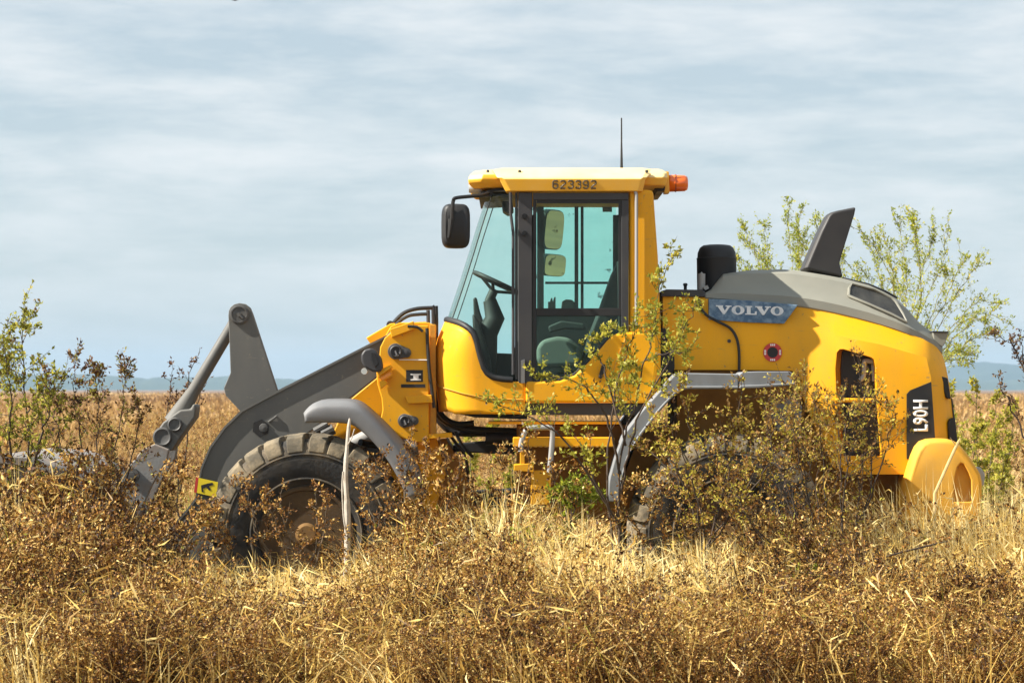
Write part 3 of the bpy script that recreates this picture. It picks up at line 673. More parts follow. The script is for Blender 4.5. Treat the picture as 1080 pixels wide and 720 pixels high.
# floor, underside, rear wall
q0, q1 = W(478, 434, -0.8), W(694, 425, -0.8)
MB().box(q0.x + .1, q1.x, -0.80, 0.80, q0.z - 0.02, q0.z + 0.05).build('cab_floor', M['interior'], cab)
MB().prism([(556, 425.5), (692, 425.5), (690, 438), (556, 437.5)], -0.83, 0.83).build('sill_rail', M['charcoal'], cab, bevel=0.006)
MB().prism([(468, 433), (556, 437.5), (556, 442), (500, 440)], -0.7, 0.7).build('underside', M['black'], cab)
for s in (-1, 1):
    far = s > 0
    def P(pts, y0, y1):
        mb = MB().prism(pts, y0, y1)
        if far:
            for p in mb.v: p.y = -p.y
        return mb
    # pillars
    P([(546.5, 203), (561.5, 203), (561.5, 404), (546.5, 404)], -0.872, -0.80).build('front_pillar', M['charcoal'], cab, bevel=0.006)
    P([(543.3, 203), (546, 203), (546, 400), (543.3, 400)], -0.866, -0.82).build('pillar_seal', M['black'], cab)
    rp = P([(663.5, 200), (689, 200), (694, 270), (697, 345), (697, 425), (663.5, 425)], -0.868, -0.72).build('rear_pillar', M['yellow'], cab, bevel=0.03, seg=3)
    MB().tube([(p if not far else Vector((p.x, -p.y, p.z))) for p in [W(670, 201, -0.885), W(671.2, 206, -0.89), W(671.3, 260, -0.89), W(671.2, 345, -0.89)]], 0.012, 8).build('drain_pipe', M['rail'] if not far else M['black'], cab)
    # door
    dr = part_empty('door', cab)
    P([(562.2, 203.5), (663, 203.5), (663, 211), (562.2, 211)] if not far else [(562.2, 199), (663, 199), (663, 202), (562.2, 202)], -0.878, -0.83).build('door_frame', M['charcoal'], dr, bevel=0.004)
    P([(655.5, 211.2), (663, 211.2), (663, 351), (655.5, 351)], -0.877, -0.83).build('door_frame', M['charcoal'], dr, bevel=0.004)
    P([(562.2, 211.2), (565.8, 211.2), (565.8, 402), (562.2, 402)], -0.877, -0.83).build('door_frame', M['black'], dr, bevel=0.004)
    if not far: P([(566, 211.3), (655.3, 211.3), (655.3, 214.3), (566, 214.3)], -0.870, -0.84).prism([(652.3, 214.3), (655.3, 214.3), (655.3, 325), (652.3, 325)], -0.870, -0.84).build('glass_border', M['black'], dr)
    P([(565.8, 325), (655.4, 325), (655.4, 333), (565.8, 333)], -0.874, -0.835).build('mid_bar', M['black'], dr, bevel=0.003)
    gl = [(563, 209 if not far else 201.5), (659, 209 if not far else 201.5), (659, 351), (646, 355), (636, 366), (621, 383), (607, 396), (591, 402.5), (563, 403)]
    P(gl, -0.856, -0.852).build('door_glass', M['glass_far'] if far else M['glass'], dr)
    sill = [(554.5, 402.2), (590, 401.2), (606, 395.2), (620, 382.2), (635, 365), (640, 359), (646, 353.5), (653, 351), (662, 350), (693.5, 350), (694, 380), (690, 410), (684, 425), (554.5, 425)]
    P(sill, -0.895, -0.80).build('lower_panel', M['yellow'], dr, bevel=0.022, seg=3)
    if not far:
        MB().tube([W(562, 402.5, -0.872), W(590, 401, -0.872), W(606, 395, -0.872), W(620, 382, -0.872), W(635, 364.8, -0.872), W(645, 353.3, -0.872)], 0.014, 6).build('glass_seal', M['black'], dr)
        MB().prism([(631, 398), (635, 384), (638.5, 384), (639, 388), (634, 400)], -0.925, -0.895).build('handle', M['black'], dr, bevel=0.008)
        MB().tube([W(661, 354, -0.8975), W(655, 368, -0.8975), W(649, 384, -0.8975), W(645, 398, -0.8975)], 0.006, 5).build('panel_seam', M['frame_yellow'], dr)
        for yy in (228, 246): MB().lathe([(-0.02, 0), (-0.02, 0.018), (0, 0.02), (0.01, 0.02)], W(553, yy, -0.872), 10).build('hinge', M['black'], dr)
        MB().prism([(549.5, 380), (553.5, 378.5), (553.5, 404), (549.5, 404)], -0.90, -0.872).build('hinge', M['rail'], dr, bevel=0.004)
    # vertical grab rail in front of the pillar
    if not far:
        MB().tube([W(538.3, 203, -0.91), W(538.6, 225, -0.91), W(541.2, 245, -0.91), W(541.2, 395, -0.91)], 0.011, 8).build('grab_rail', M['charcoal'], cab)
# far door sliding-window bars seen through the near glass
MB().prism([(606, 205), (610, 205), (610, 326), (606, 326)], 0.80, 0.83).prism([(612.5, 205), (615.5, 205), (615.5, 326), (612.5, 326)], 0.80, 0.83).prism([(575, 297), (650, 297), (650, 299.4), (575, 299.4)], 0.795, 0.825).build('window_bar', M['black'], cab)
MB().prism([(566.5, 206), (573.5, 206), (573.5, 330), (566.5, 330)], 0.80, 0.84).build('far_post', M['interior'], cab)
MB().prism([(635.5, 218), (645.5, 218), (645.5, 223.5), (635.5, 223.5)], 0.835, 0.84).build('window_sticker', M['seat'], cab)
MB().prism([(560, 334), (662, 334), (662, 426), (540, 428), (520, 410)], 0.74, 0.79).build('side_lining', M['interior'], cab)
MB().prism([(662, 212), (668, 212), (674, 340), (674, 425), (662, 425)], -0.70, 0.70).build('rear_lining', M['interior'], cab)
MB().prism([(544, 199), (664, 199), (664, 202), (520, 202)], -0.78, 0.78).build('headliner', M['interior'], cab)
# cab interior
seat = part_empty('operator_seat', LD)
MB().prism([(566, 366), (572, 358), (588, 354.5), (601, 356), (612, 366), (615, 378), (608, 386), (572, 388), (566, 380)], -0.26, 0.26).build('seat_cushion', M['seat'], seat, bevel=0.05, seg=3)
MB().prism([(613, 384), (622, 352), (634, 322), (646, 288), (655, 270), (660, 274), (660, 330), (650, 384), (632, 394)], -0.24, 0.24).build('backrest', M['seat_dark'], seat, bevel=0.04, seg=3)
MB().prism([(585, 393), (622, 391), (620, 424), (590, 424)], -0.18, 0.18).build('seat_base', M['interior'], seat, bevel=0.02)
for s in (-1, 1):
    MB().prism([(578, 344), (592, 338), (616, 341), (618, 348), (596, 347), (580, 351)], s * 0.33 - 0.04, s * 0.33 + 0.05).build('armrest', M['seat_dark'], seat, bevel=0.015)
    MB().tube([W(651.5, 276, s * .30), W(652.5, 300, s * .31), W(653, 345, s * .33)], 0.008, 6).build('seat_belt', M['rail'], seat)
lv = MB().prism([(578, 326), (578, 318), (580, 318), (581, 314), (582.5, 314), (583, 318), (584.5, 313), (586, 313), (586, 326)], 0.30, 0.36)
lv.prism([(592, 326), (593, 317.5), (597, 315.5), (603, 316), (606, 318.5), (606, 326)], 0.25, 0.40).build('control_lever', M['interior'], LD, bevel=0.006)
stc = part_empty('steering_wheel', LD)
c = W(524.5, 298.5, -0.10); axis = Vector((0.42, 0, 0.91)).normalized(); uu = Vector((axis.z, 0, -axis.x)); ww = Vector((0, 1, 0))
rim_ = MB().tube([c + (uu * math.cos(a) + ww * math.sin(a)) * 0.19 for a in np.linspace(0, 2 * math.pi, 41)], 0.017, 10); rim_.build('steering_rim', M['black'], stc, angle=60)
sk = MB()
for a in (0.3, 2.4, 4.5): sk.tube([c + (uu * math.cos(a) + ww * math.sin(a)) * 0.185, c - axis * 0.07], 0.012, 6)
sk.tube([c - axis * 0.05, c - axis * 0.16], 0.035, 12).tube([c - axis * 0.14, W(522, 335, -0.1), W(513, 352, -0.1), W(510, 400, -0.1)], [0.05, 0.075, 0.085, 0.10], 12)
sk.build('steering_column', M['interior'], stc, angle=50)
MB().prism([(499, 314), (502.5, 313), (506, 328), (512, 345), (522, 372), (544, 373), (544, 424), (512, 424), (504, 380), (500, 350)], 0.10, 0.42).build('dashboard', M['interior'], cab, bevel=0.02)
MB().prism([(498, 330), (505, 338), (517, 378), (521, 420), (508, 424), (500, 380)], -0.4, 0.1).build('dashboard', M['interior'], cab, bevel=0.02)
MB().prism([(529, 212), (540, 212), (542, 222), (536, 226), (530, 222)], -0.5, -0.2).build('wiper_motor', M['black'], cab, bevel=0.01)

# ---- roof
roof = part_empty('roof', LD)
def layer(pxa, pxb, y, dep, ch):
    """plan outline with chamfered corners at one height"""
    a, b = W(pxa, y, -dep), W(pxb, y, -dep); z = a.z
    return [Vector((a.x + ch, -dep, z)), Vector((b.x - ch, -dep, z)), Vector((b.x, -dep + ch, z)), Vector((b.x, dep - ch, z)), Vector((b.x - ch, dep, z)), Vector((a.x + ch, dep, z)), Vector((a.x, dep - ch, z)), Vector((a.x, -dep + ch, z))]
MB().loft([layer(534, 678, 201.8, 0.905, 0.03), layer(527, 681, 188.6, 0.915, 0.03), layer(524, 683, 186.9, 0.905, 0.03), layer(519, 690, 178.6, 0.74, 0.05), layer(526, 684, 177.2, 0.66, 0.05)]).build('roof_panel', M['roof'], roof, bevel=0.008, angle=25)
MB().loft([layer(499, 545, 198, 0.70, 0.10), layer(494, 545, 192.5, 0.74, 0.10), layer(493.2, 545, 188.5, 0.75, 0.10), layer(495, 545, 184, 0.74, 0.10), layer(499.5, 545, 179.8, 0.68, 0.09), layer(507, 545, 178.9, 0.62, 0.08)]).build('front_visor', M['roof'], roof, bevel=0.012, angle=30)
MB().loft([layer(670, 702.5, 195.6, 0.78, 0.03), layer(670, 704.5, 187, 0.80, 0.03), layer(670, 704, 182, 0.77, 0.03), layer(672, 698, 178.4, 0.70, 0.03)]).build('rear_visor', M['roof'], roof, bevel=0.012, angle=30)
MB().prism([(528, 197), (540, 197), (540, 206), (505, 208), (507, 203)], -0.66, 0.66).build('visor_lining', M['black'], roof)
MB().prism([(689, 196), (702, 196), (701, 201), (693, 202)], -0.5, 0.5).build('visor_lining', M['black'], roof)
for y in (-0.55, 0.55):
    MB().lathe([(-0.03, 0.0), (-0.028, 0.030), (0.0, 0.036), (0.06, 0.03)], W(498.5, 199, y), 18, axis='X').build('roof_light', M['lens'], roof)
    MB().lathe([(-0.05, 0.0), (-0.05, 0.05), (0.02, 0.05), (0.05, 0.03)], W(505, 200.5, y * .8), 18, axis='X').build('roof_light', M['lens'], roof)
DG = {'6': [(1, .85), (.78, 1), (.22, 1), (0, .82), (0, .18), (.22, 0), (.78, 0), (1, .18), (1, .42), (.78, .58), (.22, .58), (0, .42)],
      '2': [(0, .80), (.22, 1), (.78, 1), (1, .82), (1, .62), (0, .10), (0, 0), (1, 0)],
      '3': [(0, .82), (.22, 1), (.78, 1), (1, .84), (1, .66), (.78, .52), (.4, .52), (.78, .52), (1, .38), (1, .16), (.78, 0), (.22, 0), (0, .18)],
      '9': [(0, .15), (.22, 0), (.78, 0), (1, .18), (1, .82), (.78, 1), (.22, 1), (0, .82), (0, .58), (.22, .42), (.78, .42), (1, .58)]}
nbm = MB()
for k, ch in enumerate('623392'):
    x0 = 583.2 + k * 8.05; pts = []
    for u, v in DG[ch]:
        yy = 198.6 - v * 8.0; pts.append(W(x0 + u * 5.0, yy, -0.9085 - (198.6 - yy) / 13 * 0.011))
    nbm.tube(pts, 0.0066, 6)
nbm.build('fleet_number', M['number'], roof)
for px in (514.5, 548, 682): MB().lathe([(0, 0.012), (0.016, 0.01), (0.018, 0)], W(px, 181.8, -0.80), 8, axis='Z').build('bolt', M['black'], roof)
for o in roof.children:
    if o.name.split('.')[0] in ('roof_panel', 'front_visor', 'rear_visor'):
        o.data.materials.append(M['sunlit'])
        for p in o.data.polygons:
            if p.normal.z > .35: p.material_index = 1  # faces turned upward take the painted-in sunlight colour
bc = part_empty('beacon', LD)
MB().prism([(699, 180.5), (705.5, 181), (706.2, 203.5), (700.5, 204), (700.5, 190)], -0.50, -0.36).build('beacon_bracket', M['roof'], bc, bevel=0.005)
bx = W(705.5, 193.4, -0.43); bl = []
MB().lathe([(0.0, 0.058), (0.006, 0.064), (0.115, 0.060), (0.136, 0.050), (0.142, 0.030), (0.143, 0.0)], bx, 28, axis='X').build('beacon_lens', M['amber'], bc, angle=50)
MB().lathe([(0.045, 0.0645), (0.045, 0.067), (0.052, 0.067), (0.052, 0.0645)], bx, 28, axis='X').build('beacon_band', M['amber_core'], bc)
MB().tube([W(655.5, 124.5, -0.55), W(655.5, 150, -0.55), W(655.6, 180, -0.55)], [0.005, 0.006, 0.011], 8).build('antenna', M['black'], LD)

# ---- mirrors
def mirror(px0, px1, py0, py1, y, yaw, tilt=0.0):
    a, b = W(px0, py0, y), W(px1, py1, y); c = (a + b) / 2; hw, hh = (b.x - a.x) / 2, (a.z - b.z) / 2
    X = Vector((math.cos(yaw), math.sin(yaw), 0)); Yv = Vector((-math.sin(yaw), math.cos(yaw), 0)); Z = Vector((0, 0, 1)); hw /= math.cos(yaw)
    Z, Yv = Z * math.cos(tilt) + Yv * math.sin(tilt), Yv * math.cos(tilt) - Z * math.sin(tilt)
    def rr(kx, kz, t, n=2.8):
        L = []
        for q in range(28):
            th = 2 * math.pi * q / 28; cx, sz = math.cos(th), math.sin(th)
            L.append(c + X * (math.copysign(abs(cx) ** (2 / n / 1.6), cx) * hw * kx) + Z * (math.copysign(abs(sz) ** (2 / n / 1.6), sz) * hh * kz) + Yv * t)
        return L
    return rr, X, Yv
sm = part_empty('side_mirror', LD)
rr, X, Yv = mirror(466, 495.5, 215, 262, -1.02, 0.15)
MB().loft([rr(.82, .86, -0.075), rr(.95, .96, -0.055), rr(1, 1, -0.01), rr(1, 1, 0.03), rr(.94, .95, 0.04)]).build('mirror_housing', M['black'], sm, angle=50)
MB().loft([rr(.90, .92, 0.041), rr(.90, .92, 0.045)]).build('mirror_glass', M['mirror'], sm)
MB().tube(smooth_path([W(515, 204, -0.72), W(509, 206, -0.86), W(495, 207.2, -1.0), W(481, 208.8, -1.12), W(478.2, 211.5, -1.12), W(477.3, 219, -1.12), W(476.8, 231, -1.11)], 5), 0.014, 8).tube([W(476, 231, -1.11), W(475.6, 236, -1.11), W(473.4, 251, -1.105)], [0.022, 0.02, 0.011], 8).build('mirror_arm', M['black'], sm)
for (a, b, c_, d_) in ((572.5, 593.5, 221, 263.5), (572, 596, 268, 291.5)):
    sm2 = part_empty('side_mirror', LD)
    rr, X, Yv = mirror(a, b, c_, d_, 1.10, 1.05, -0.10)
    MB().loft([rr(.97, .97, -0.012), rr(1, 1, 0.0), rr(1, 1, 0.03), rr(.7, .7, 0.06)]).build('mirror_housing', M['black'], sm2, angle=50)
    MB().loft([rr(.93, .94, -0.016), rr(.93, .94, -0.0125)]).build('mirror_glass', M['mirror'], sm2)
MB().tube([W(530, 206, 0.72), W(565, 215, 1.02), W(573, 240, 1.06), W(573, 285, 1.06)], 0.014, 8).build('mirror_arm', M['black'], LD)

# ---- hood: lofted yellow body with a grey cowl on top
ST = [  # split(px,py) crease mid bottom   widths at split crease mid bottom
    ((699, 312.5), (699, 338), (699, 372), (699, 390), .575, .645, .65, .65),
    ((742, 313.5), (742, 339), (742, 372), (742, 390), .575, .645, .65, .65),
    ((790, 317), (790, 341), (790, 373), (790, 390), .575, .645, .65, .65),
    ((836, 321.5), (836, 345), (836, 374), (836, 391), .575, .645, .65, .65),
    ((849, 323.5), (849, 347), (849, 376), (849, 425), .575, .645, .675, .675),
    ((864, 326), (864, 350), (864, 380), (864, 460), .575, .66, .72, .73),
    ((880, 329), (880, 353), (880, 378), (879, 494), .575, .695, .75, .78),
    ((900, 334), (900, 357.5), (900, 380), (900, 500), .575, .735, .78, .80),
    ((928, 341.5), (928, 363), (928, 384), (929, 500), .575, .75, .785, .80),
    ((956, 350.5), (956, 371), (956, 390), (956, 500), .57, .75, .785, .80),
    ((973, 357), (977, 377), (982, 398), (988, 500), .565, .745, .785, .80),
    ((984, 363), (989, 382), (993.5, 402), (1000, 500), .53, .69, .72, .72),
    ((993, 370), (998, 388), (1001.5, 406), (1011, 500), .42, .55, .58, .58)]
loops = []
for s_, c_, m_, b_, ws, wc, wm, wb in ST:
    near_ = [W(*b_, -wb), W(*m_, -wm), W(*c_, -wc), W(*s_, -ws)]
    loops.append(near_ + [Vector((p.x, -p.y, p.z)) for p in near_[::-1]])
hood = MB().loft(loops).build('hood', M['yellow'], LD, bevel=0.018, seg=2, angle=20)
hood.modifiers.clear()
win = [(887, 388), (888.6, 371), (892, 367.3), (896, 367.2), (925, 376), (928, 378.5), (929.6, 386), (931.5, 420), (936, 482), (891, 482), (888.5, 440)]
cut(hood, MB().prism(win, -1.1, -0.60))
bv = hood.modifiers.new('bevel', 'BEVEL'); bv.width = 0.012; bv.segments = 2; bv.limit_method = 'ANGLE'; bv.angle_limit = math.radians(25); bv.harden_normals = True
MB().prism([(x, y) for x, y in win], -0.655, -0.601).build('engine_bay', M['bay'], hood)
ep = MB().tube(smooth_path([W(926, 382.5, -0.675), W(914, 380.5, -0.68), W(911.5, 383, -0.68), W(911, 396, -0.68), W(907, 401, -0.675)], 4), 0.018, 8)
ep.prism([(919, 384), (926, 385), (927, 402), (920, 402)], -0.672, -0.658).build('engine_pipe', M['rail'], hood)
MB().prism([(895, 415), (932, 450), (935, 478), (893, 478)], -0.668, -0.658).build('radiator', M['black'], hood)
MB().tube([W(881, 422.5, -0.83), W(892, 422, -0.835), W(934, 422.3, -0.835)], [0.019, 0.017, 0.017], 10).build('guard_bar', M['yellow'], hood)
MB().prism([(956.5, 415.5), (960, 411.5), (982.2, 402.5), (984, 428), (987.4, 478), (956.5, 484)], -0.808, -0.79).build('model_panel', M['black'], hood)
text('model_lettering', 'L90H', M['white'], hood, W(979.2, 454.6, -0.811), 16.2 * 20.4 / F, (0, 0, 1), (-1, 0, 0), width=33.0 * 20.4 / F, bold=0.03, depth=0.003)
MB().prism([(992.5, 396.5), (999.8, 398.5), (1003.2, 421), (998, 419.5), (995.5, 413)], -0.70, 0.70).prism([(999.5, 446), (1002, 441.5), (1007.5, 440), (1010.3, 466), (1001, 466)], -0.70, 0.70).build('rear_grille', M['black'], hood, bevel=0.01)
MB().prism([(1003.3, 420), (1004.6, 420), (1009.4, 462), (1008, 462)], -0.58, 0.58).build('grille_edge', M['charcoal'], hood)
MB().prism([(698, 371), (711, 367), (711.5, 388), (702, 412), (690, 426), (690, 404)], -0.70, -0.60).prism([(697, 346), (704, 346), (704, 372), (697, 372)], -0.66, -0.58).build('cab_gap_block', M['bay'], LD)  # black block filling the gap between cab and hood
MB().prism([(714, 388.5), (838, 389), (850, 425), (846, 470), (714, 470)], -0.62, 0.62).build('wheel_housing', M['shaded_frame'], LD)
# louvred panel behind the wheel arch
lp = MB().prism([(812, 424), (836, 418), (846, 428), (844, 452), (822, 456), (812, 442)], -0.70, -0.63).build('louvre_panel', M['fender'], LD, bevel=0.004)
# grey cowl
CT = [  # px, split y, ledge y, shoulder y, top y, top half-width
    (744, 313.5, 309.5, 308.8, 308.4, .36), (750, 314, 308.5, 306, 305, .38), (756, 314.6, 308.2, 301, 297, .38), (762.5, 315, 308, 299, 289, .38), (775, 316, 308.3, 299, 287, .38), (789, 317, 308.8, 299, 285, .38), (824, 320.5, 310.6, 300, 284, .38),
    (838, 321.8, 312, 301, 285, .38), (855, 324.2, 314.5, 303.5, 287.6, .38), (870, 327, 317.3, 306, 290, .38), (890, 331.5, 321.6, 310, 293.6, .37), (916, 338, 328.4, 316, 300, .36), (932, 342.7, 333.6, 321.5, 307, .35), (946, 347.2, 338.4, 327, 314.5, .34), (959, 352.2, 344.2, 335, 327, .33), (971, 356.4, 350, 344.5, 341, .31), (981, 361.2, 356, 351, 348, .30), (989, 367, 361, 356, 352.5, .28), (994, 372.5, 367, 362, 357, .26)]
loops = []
for px, ys_, yl, yh, yt, wt_ in CT:
    k_ = 1.0 if px < 960 else max(.72, 1 - (px - 960) / 34 * .22)
    near_ = [W(px, ys_ + 2, -.575 * k_), W(px, ys_, -.588 * k_), W(px, yl + 1, -.580 * k_), W(px, yl, -.565 * k_), W(px, yh, -.46 * k_), W(px, yh - (yh - yt) * .75, -.40 * k_)]
    top = W(px, yt, -.30); top2 = Vector((top.x, 0, top.z + 0.004))
    near_.append(Vector((top.x, -wt_ * .8, top.z)))
    loops.append(near_ + [top2] + [Vector((p.x, -p.y, p.z)) for p in near_[::-1]])
cowl = MB().loft(loops).build('hood_cowl', M['hood_grey'], LD, angle=26)
# vent let into the cowl shoulder
def cowl_pt(px, f_):
    """point on the shoulder face: f_ 0 at ledge, 1 at the top break"""
    r = [np.interp(px, [q[0] for q in CT], [q[i] for q in CT]) for i in range(1, 6)]
    yl, yh, yt = r[1], r[2], r[3]
    a = W(px, yl, -.565); b = W(px, yh, -.46); c = W(px, yh - (yh - yt) * .75, -.40)
    return a + (b - a) * (f_ * 2) if f_ < .5 else b + (c - b) * (f_ - .5) * 2
vent = [(895, .42), (895.5, .75), (898.5, .97), (922, 1.0), (940, .98), (944.5, .86), (952, .42), (956, .10), (940, .16), (918, .25)]
vp = [cowl_pt(a, b) for a, b in vent]; nrm = Vector((0, -0.8, 0.6))
cent = sum(vp, Vector()) / len(vp)
MB().loft([[p + nrm * 0.014 for p in vp], [p - nrm * 0.03 for p in vp]]).build('cowl_vent', M['dark_glass'], cowl, bevel=0.006)
MB().tube([p + nrm * 0.014 for p in vp] + [vp[0] + nrm * 0.014, vp[1] + nrm * 0.014], 0.011, 6).build('vent_rim', M['hood_grey'], cowl, angle=60)
MB().tube([W(888, 293.4, -.29), W(916, 300.0, -.285), W(934, 307.5, -.28), W(946, 314.2, -.27)], 0.010, 6).build('cowl_seam', M['black'], cowl)
MB().prism([(984, 350), (1000, 350.6), (999.6, 354), (997, 362), (994, 366), (985, 359)], -.46, .46).build('tail_cap', M['hood_grey'], cowl, bevel=0.006)
MB().prism([(984, 349), (1000, 349.4), (1000, 350.8), (984, 350.6)], -.47, .47).build('tail_strip', M['black'], cowl)
MB().prism([(697, 312.6), (697, 307), (703, 305), (741, 305.5), (744, 308), (744, 313)], -.60, .60).build('hood_shelf', M['charcoal'], LD, bevel=0.006)
MB().lathe([(0, .012), (0.03, .012), (0.04, .018), (0.052, .014), (0.053, 0)], W(722.8, 306, -.4), 10, axis='Z').build('filler_cap', M['black'], LD)
# brand badge with slab serif lettering
bd = MB().prism([(747.6, 315.2), (791, 317), (841.5, 321.6), (827, 341.2), (790, 340), (747.6, 337)], -.668, -.57).build('brand_badge', M['badge'], LD, bevel=0.004)
def glyphs(seq, y):
    mb = MB()
    for ch, x0, w_, b0, h_ in seq:
        sl = 0.022
        def Q(u, v): return (x0 + u * w_, b0 - v * h_ + (x0 + u * w_ - 755) * sl)
        def poly(pts): mb.prism([Q(u, v) for u, v in pts], y - 0.003, y + 0.001)
        if ch == 'V':
            poly([(-.06, 1), (-.06, .86), (.44, .86), (.44, 1)]); poly([(.62, 1), (.62, .86), (1.04, .86), (1.04, 1)])
            mb.prism([Q(u, v) for u, v in [(.05, .87), (.40, .87), (.60, .30), (.56, 0), (.44, 0)]], y - 0.0032, y + 0.0012)
            mb.prism([Q(u, v) for u, v in [(.75, .88), (.93, .88), (.57, .02), (.53, .3)]], y - 0.0034, y + 0.0014)
        elif ch == 'L':
            poly([(0, 0), (0, .14), (.14, .14), (.14, .86), (0, .86), (0, 1), (.60, 1), (.60, .86), (.46, .86), (.46, .14), (.80, .14), (.84, .40), (.98, .40), (.98, 0)])
        else:
            n_ = 28
            o_ = [Q(.5 + .5 * math.cos(2 * math.pi * k / n_), .5 + .52 * math.sin(2 * math.pi * k / n_)) for k in range(n_)]
            i_ = [Q(.5 + .20 * math.cos(2 * math.pi * k / n_), .5 + .38 * math.sin(2 * math.pi * k / n_)) for k in range(n_)]
            A = [W(a, b, y - .003) for a, b in o_]; B = [W(a, b, y - .003) for a, b in i_]
            A2 = [p + Vector((0, .004, 0)) for p in A]; B2 = [p + Vector((0, .004, 0)) for p in B]
            mb.loft([A, B, B2, A2, A], cap=False)
    return mb
glyphs([('V', 756, 15, 331, 9.2), ('O', 771.6, 13.6, 331, 9.2), ('L', 786, 12.4, 331, 9.2), ('V', 797.5, 15, 331, 9.2), ('O', 812.8, 13.6, 331, 9.2)], -.670).build('badge_lettering', M['badge_letter'], bd, smooth=False)
# red service ring, hose, bolt
c = W(814.8, 371.5, -.655)
sr = MB().lathe([(0, .069), (-.006, .069), (-.006, .040), (0, .040)], c, 32).build('service_ring', M['red'], LD, smooth=False)
MB().lathe([(-.001, .040), (-.0045, .040), (-.0045, 0)], c, 24).build('ring_center', M['bay'], sr, smooth=False)
mk = MB()
for k in range(4):
    a = math.pi / 4 * (2 * k) + math.pi / 2
    R_ = Matrix.Rotation(a, 3, 'Y'); 
    for j in (-1, 0, 1):
        p = R_ @ Vector((.055, -.0075, j * .013)); ux = R_ @ Vector((.007, 0, 0)); uz = R_ @ Vector((0, 0, .0045))
        mk.loft([[c + p + ux * i + uz * k2 + Vector((0, q, 0)) for i, k2 in ((-1, -1), (1, -1), (1, 1), (-1, 1))] for q in (0, .001)])
mk.build('ring_mark', M['white'], sr, smooth=False)
MB().tube(smooth_path([W(737, 316, -.59), W(739, 324, -.63), W(745, 332, -.66), W(757, 339, -.668), W(770, 346, -.668), W(777, 357, -.668), W(779.5, 372, -.668), W(779.5, 393, -.668)], 5), .011, 8).build('drain_hose', M['hose'], LD)
MB().lathe([(0, .014), (-.012, .012), (-.013, 0)], W(769, 359.5, -.652), 10).build('bolt', M['charcoal'], LD)
# air intake dome and exhaust fin
pc = W(755.8, 290, -.15); r_ = 21.0 * 21.05 / F
z0 = W(755, 310, -.15).z - pc.z; zt = W(755, 258, -.15).z - pc.z; zs = W(755, 272.5, -.15).z - pc.z
dome = MB().lathe([(z0, 0), (z0, r_ * .98), (zs - .012, r_ * 1.0), (zs, r_ * 1.015), (zs + .004, r_ * .97), (zs + .04, r_ * .955), (zt - .025, r_ * .85), (zt - .006, r_ * .68), (zt, r_ * .4), (zt + .002, 0)], pc, 36, axis='Z').build('air_cleaner', M['black'], LD, angle=35)
MB().lathe([(-.06, 0), (-.06, .028), (.06, .028), (.06, .012), (.075, 0)], W(740, 297, -.36), 14, axis='Z').build('vent_pipe', M['rail'], LD)
MB().prism([(741.5, 303), (746, 300.5), (748, 304), (744, 306)], -.44, -.36).build('pipe_bracket', M['rail'], LD)
fin = [(846.6, 284), (864, 244), (872.5, 227.5), (876, 224.2), (883, 222.2), (902, 218.4), (900.5, 226), (887, 268), (884, 278), (887.8, 293)]
fc = W(870, 290, -.2)
A = [W(x, y, -.13) for x, y in fin]; cen = sum(A, Vector()) / len(A)
B = [Vector((cen.x + (p.x - cen.x) * .93 + .012, -.16, cen.z + (p.z - cen.z) * .97)) for p in A]
MB().loft([B, A, [Vector((p.x, .13, p.z)) for p in A], [Vector((p.x, .16, p.z)) for p in B]]).build('exhaust_stack', M['stack'], LD, bevel=.012, angle=25)
# counterweight
cwp = [(953, 520), (956, 507), (960, 493), (964, 480), (968, 471), (973, 465.5), (980, 463), (990, 462.3), (1000, 462.6), (1007, 464.5), (1013, 468.5), (1021, 477.5), (1029, 489), (1035, 499), (1037, 508), (1036.5, 525), (1032, 548), (1010, 562), (950, 562)]
A = [W(x, y, -1.0) for x, y in cwp]; cen = W(995, 520, -1.0)
def cws(k, yy): return [Vector((cen.x + (p.x - cen.x) * k, yy, cen.z + (p.z - cen.z) * k)) for p in A]
cw = MB().loft([cws(.90, -1.02), cws(.945, -1.01), cws(.975, -.985), cws(.994, -.945), cws(1, -.90), cws(1, .90), cws(.994, .945), cws(.975, .985), cws(.945, 1.01), cws(.90, 1.02)]).build('counterweight', M['dusty'], LD, angle=40)
cut(cw, MB().prism([(1009, 530), (1011.5, 503), (1014, 493), (1017.5, 488.5), (1021, 490), (1026, 499), (1029, 507), (1029.5, 530)], -1.2, -.95))
bv = cw.modifiers.new('bevel', 'BEVEL'); bv.width = .012; bv.segments = 3; bv.limit_method = 'ANGLE'; bv.angle_limit = math.radians(30); bv.harden_normals = True
MB().prism([(1030, 494), (1034, 492), (1039, 500), (1038, 512), (1034, 512)], -.93, .93).build('rear_bumper', M['rail'], LD, bevel=.01)

# ---- bird at the top edge
bird = MB(); c = W(248, -1.2, 40)
bird.tube([c + Vector((-.13, 0, -.005)), c + Vector((-.08, 0, 0)), c + Vector((0, 0, -.012)), c + Vector((.08, 0, .004)), c + Vector((.15, 0, .012))], [.008, .03, .042, .026, .006], 10)
for s in (-1, 1):
    bird.loft([[c + Vector((-.05, s * .02, .02)), c + Vector((.05, s * .02, .02)), c + Vector((.05, s * .02, .012)), c + Vector((-.05, s * .02, .012))],
               [c + Vector((-.06, s * .15, .09)), c + Vector((.035, s * .15, .085)), c + Vector((.035, s * .15, .08)), c + Vector((-.06, s * .15, .083))],
               [c + Vector((.0, s * .32, .07)), c + Vector((.03, s * .32, .068)), c + Vector((.03, s * .32, .065)), c + Vector((.0, s * .32, .066))]])
bo = bird.build('bird', M['charcoal'], None); bo['label'] = 'small dark bird in flight at the top edge of the sky'; bo['category'] = 'bird'

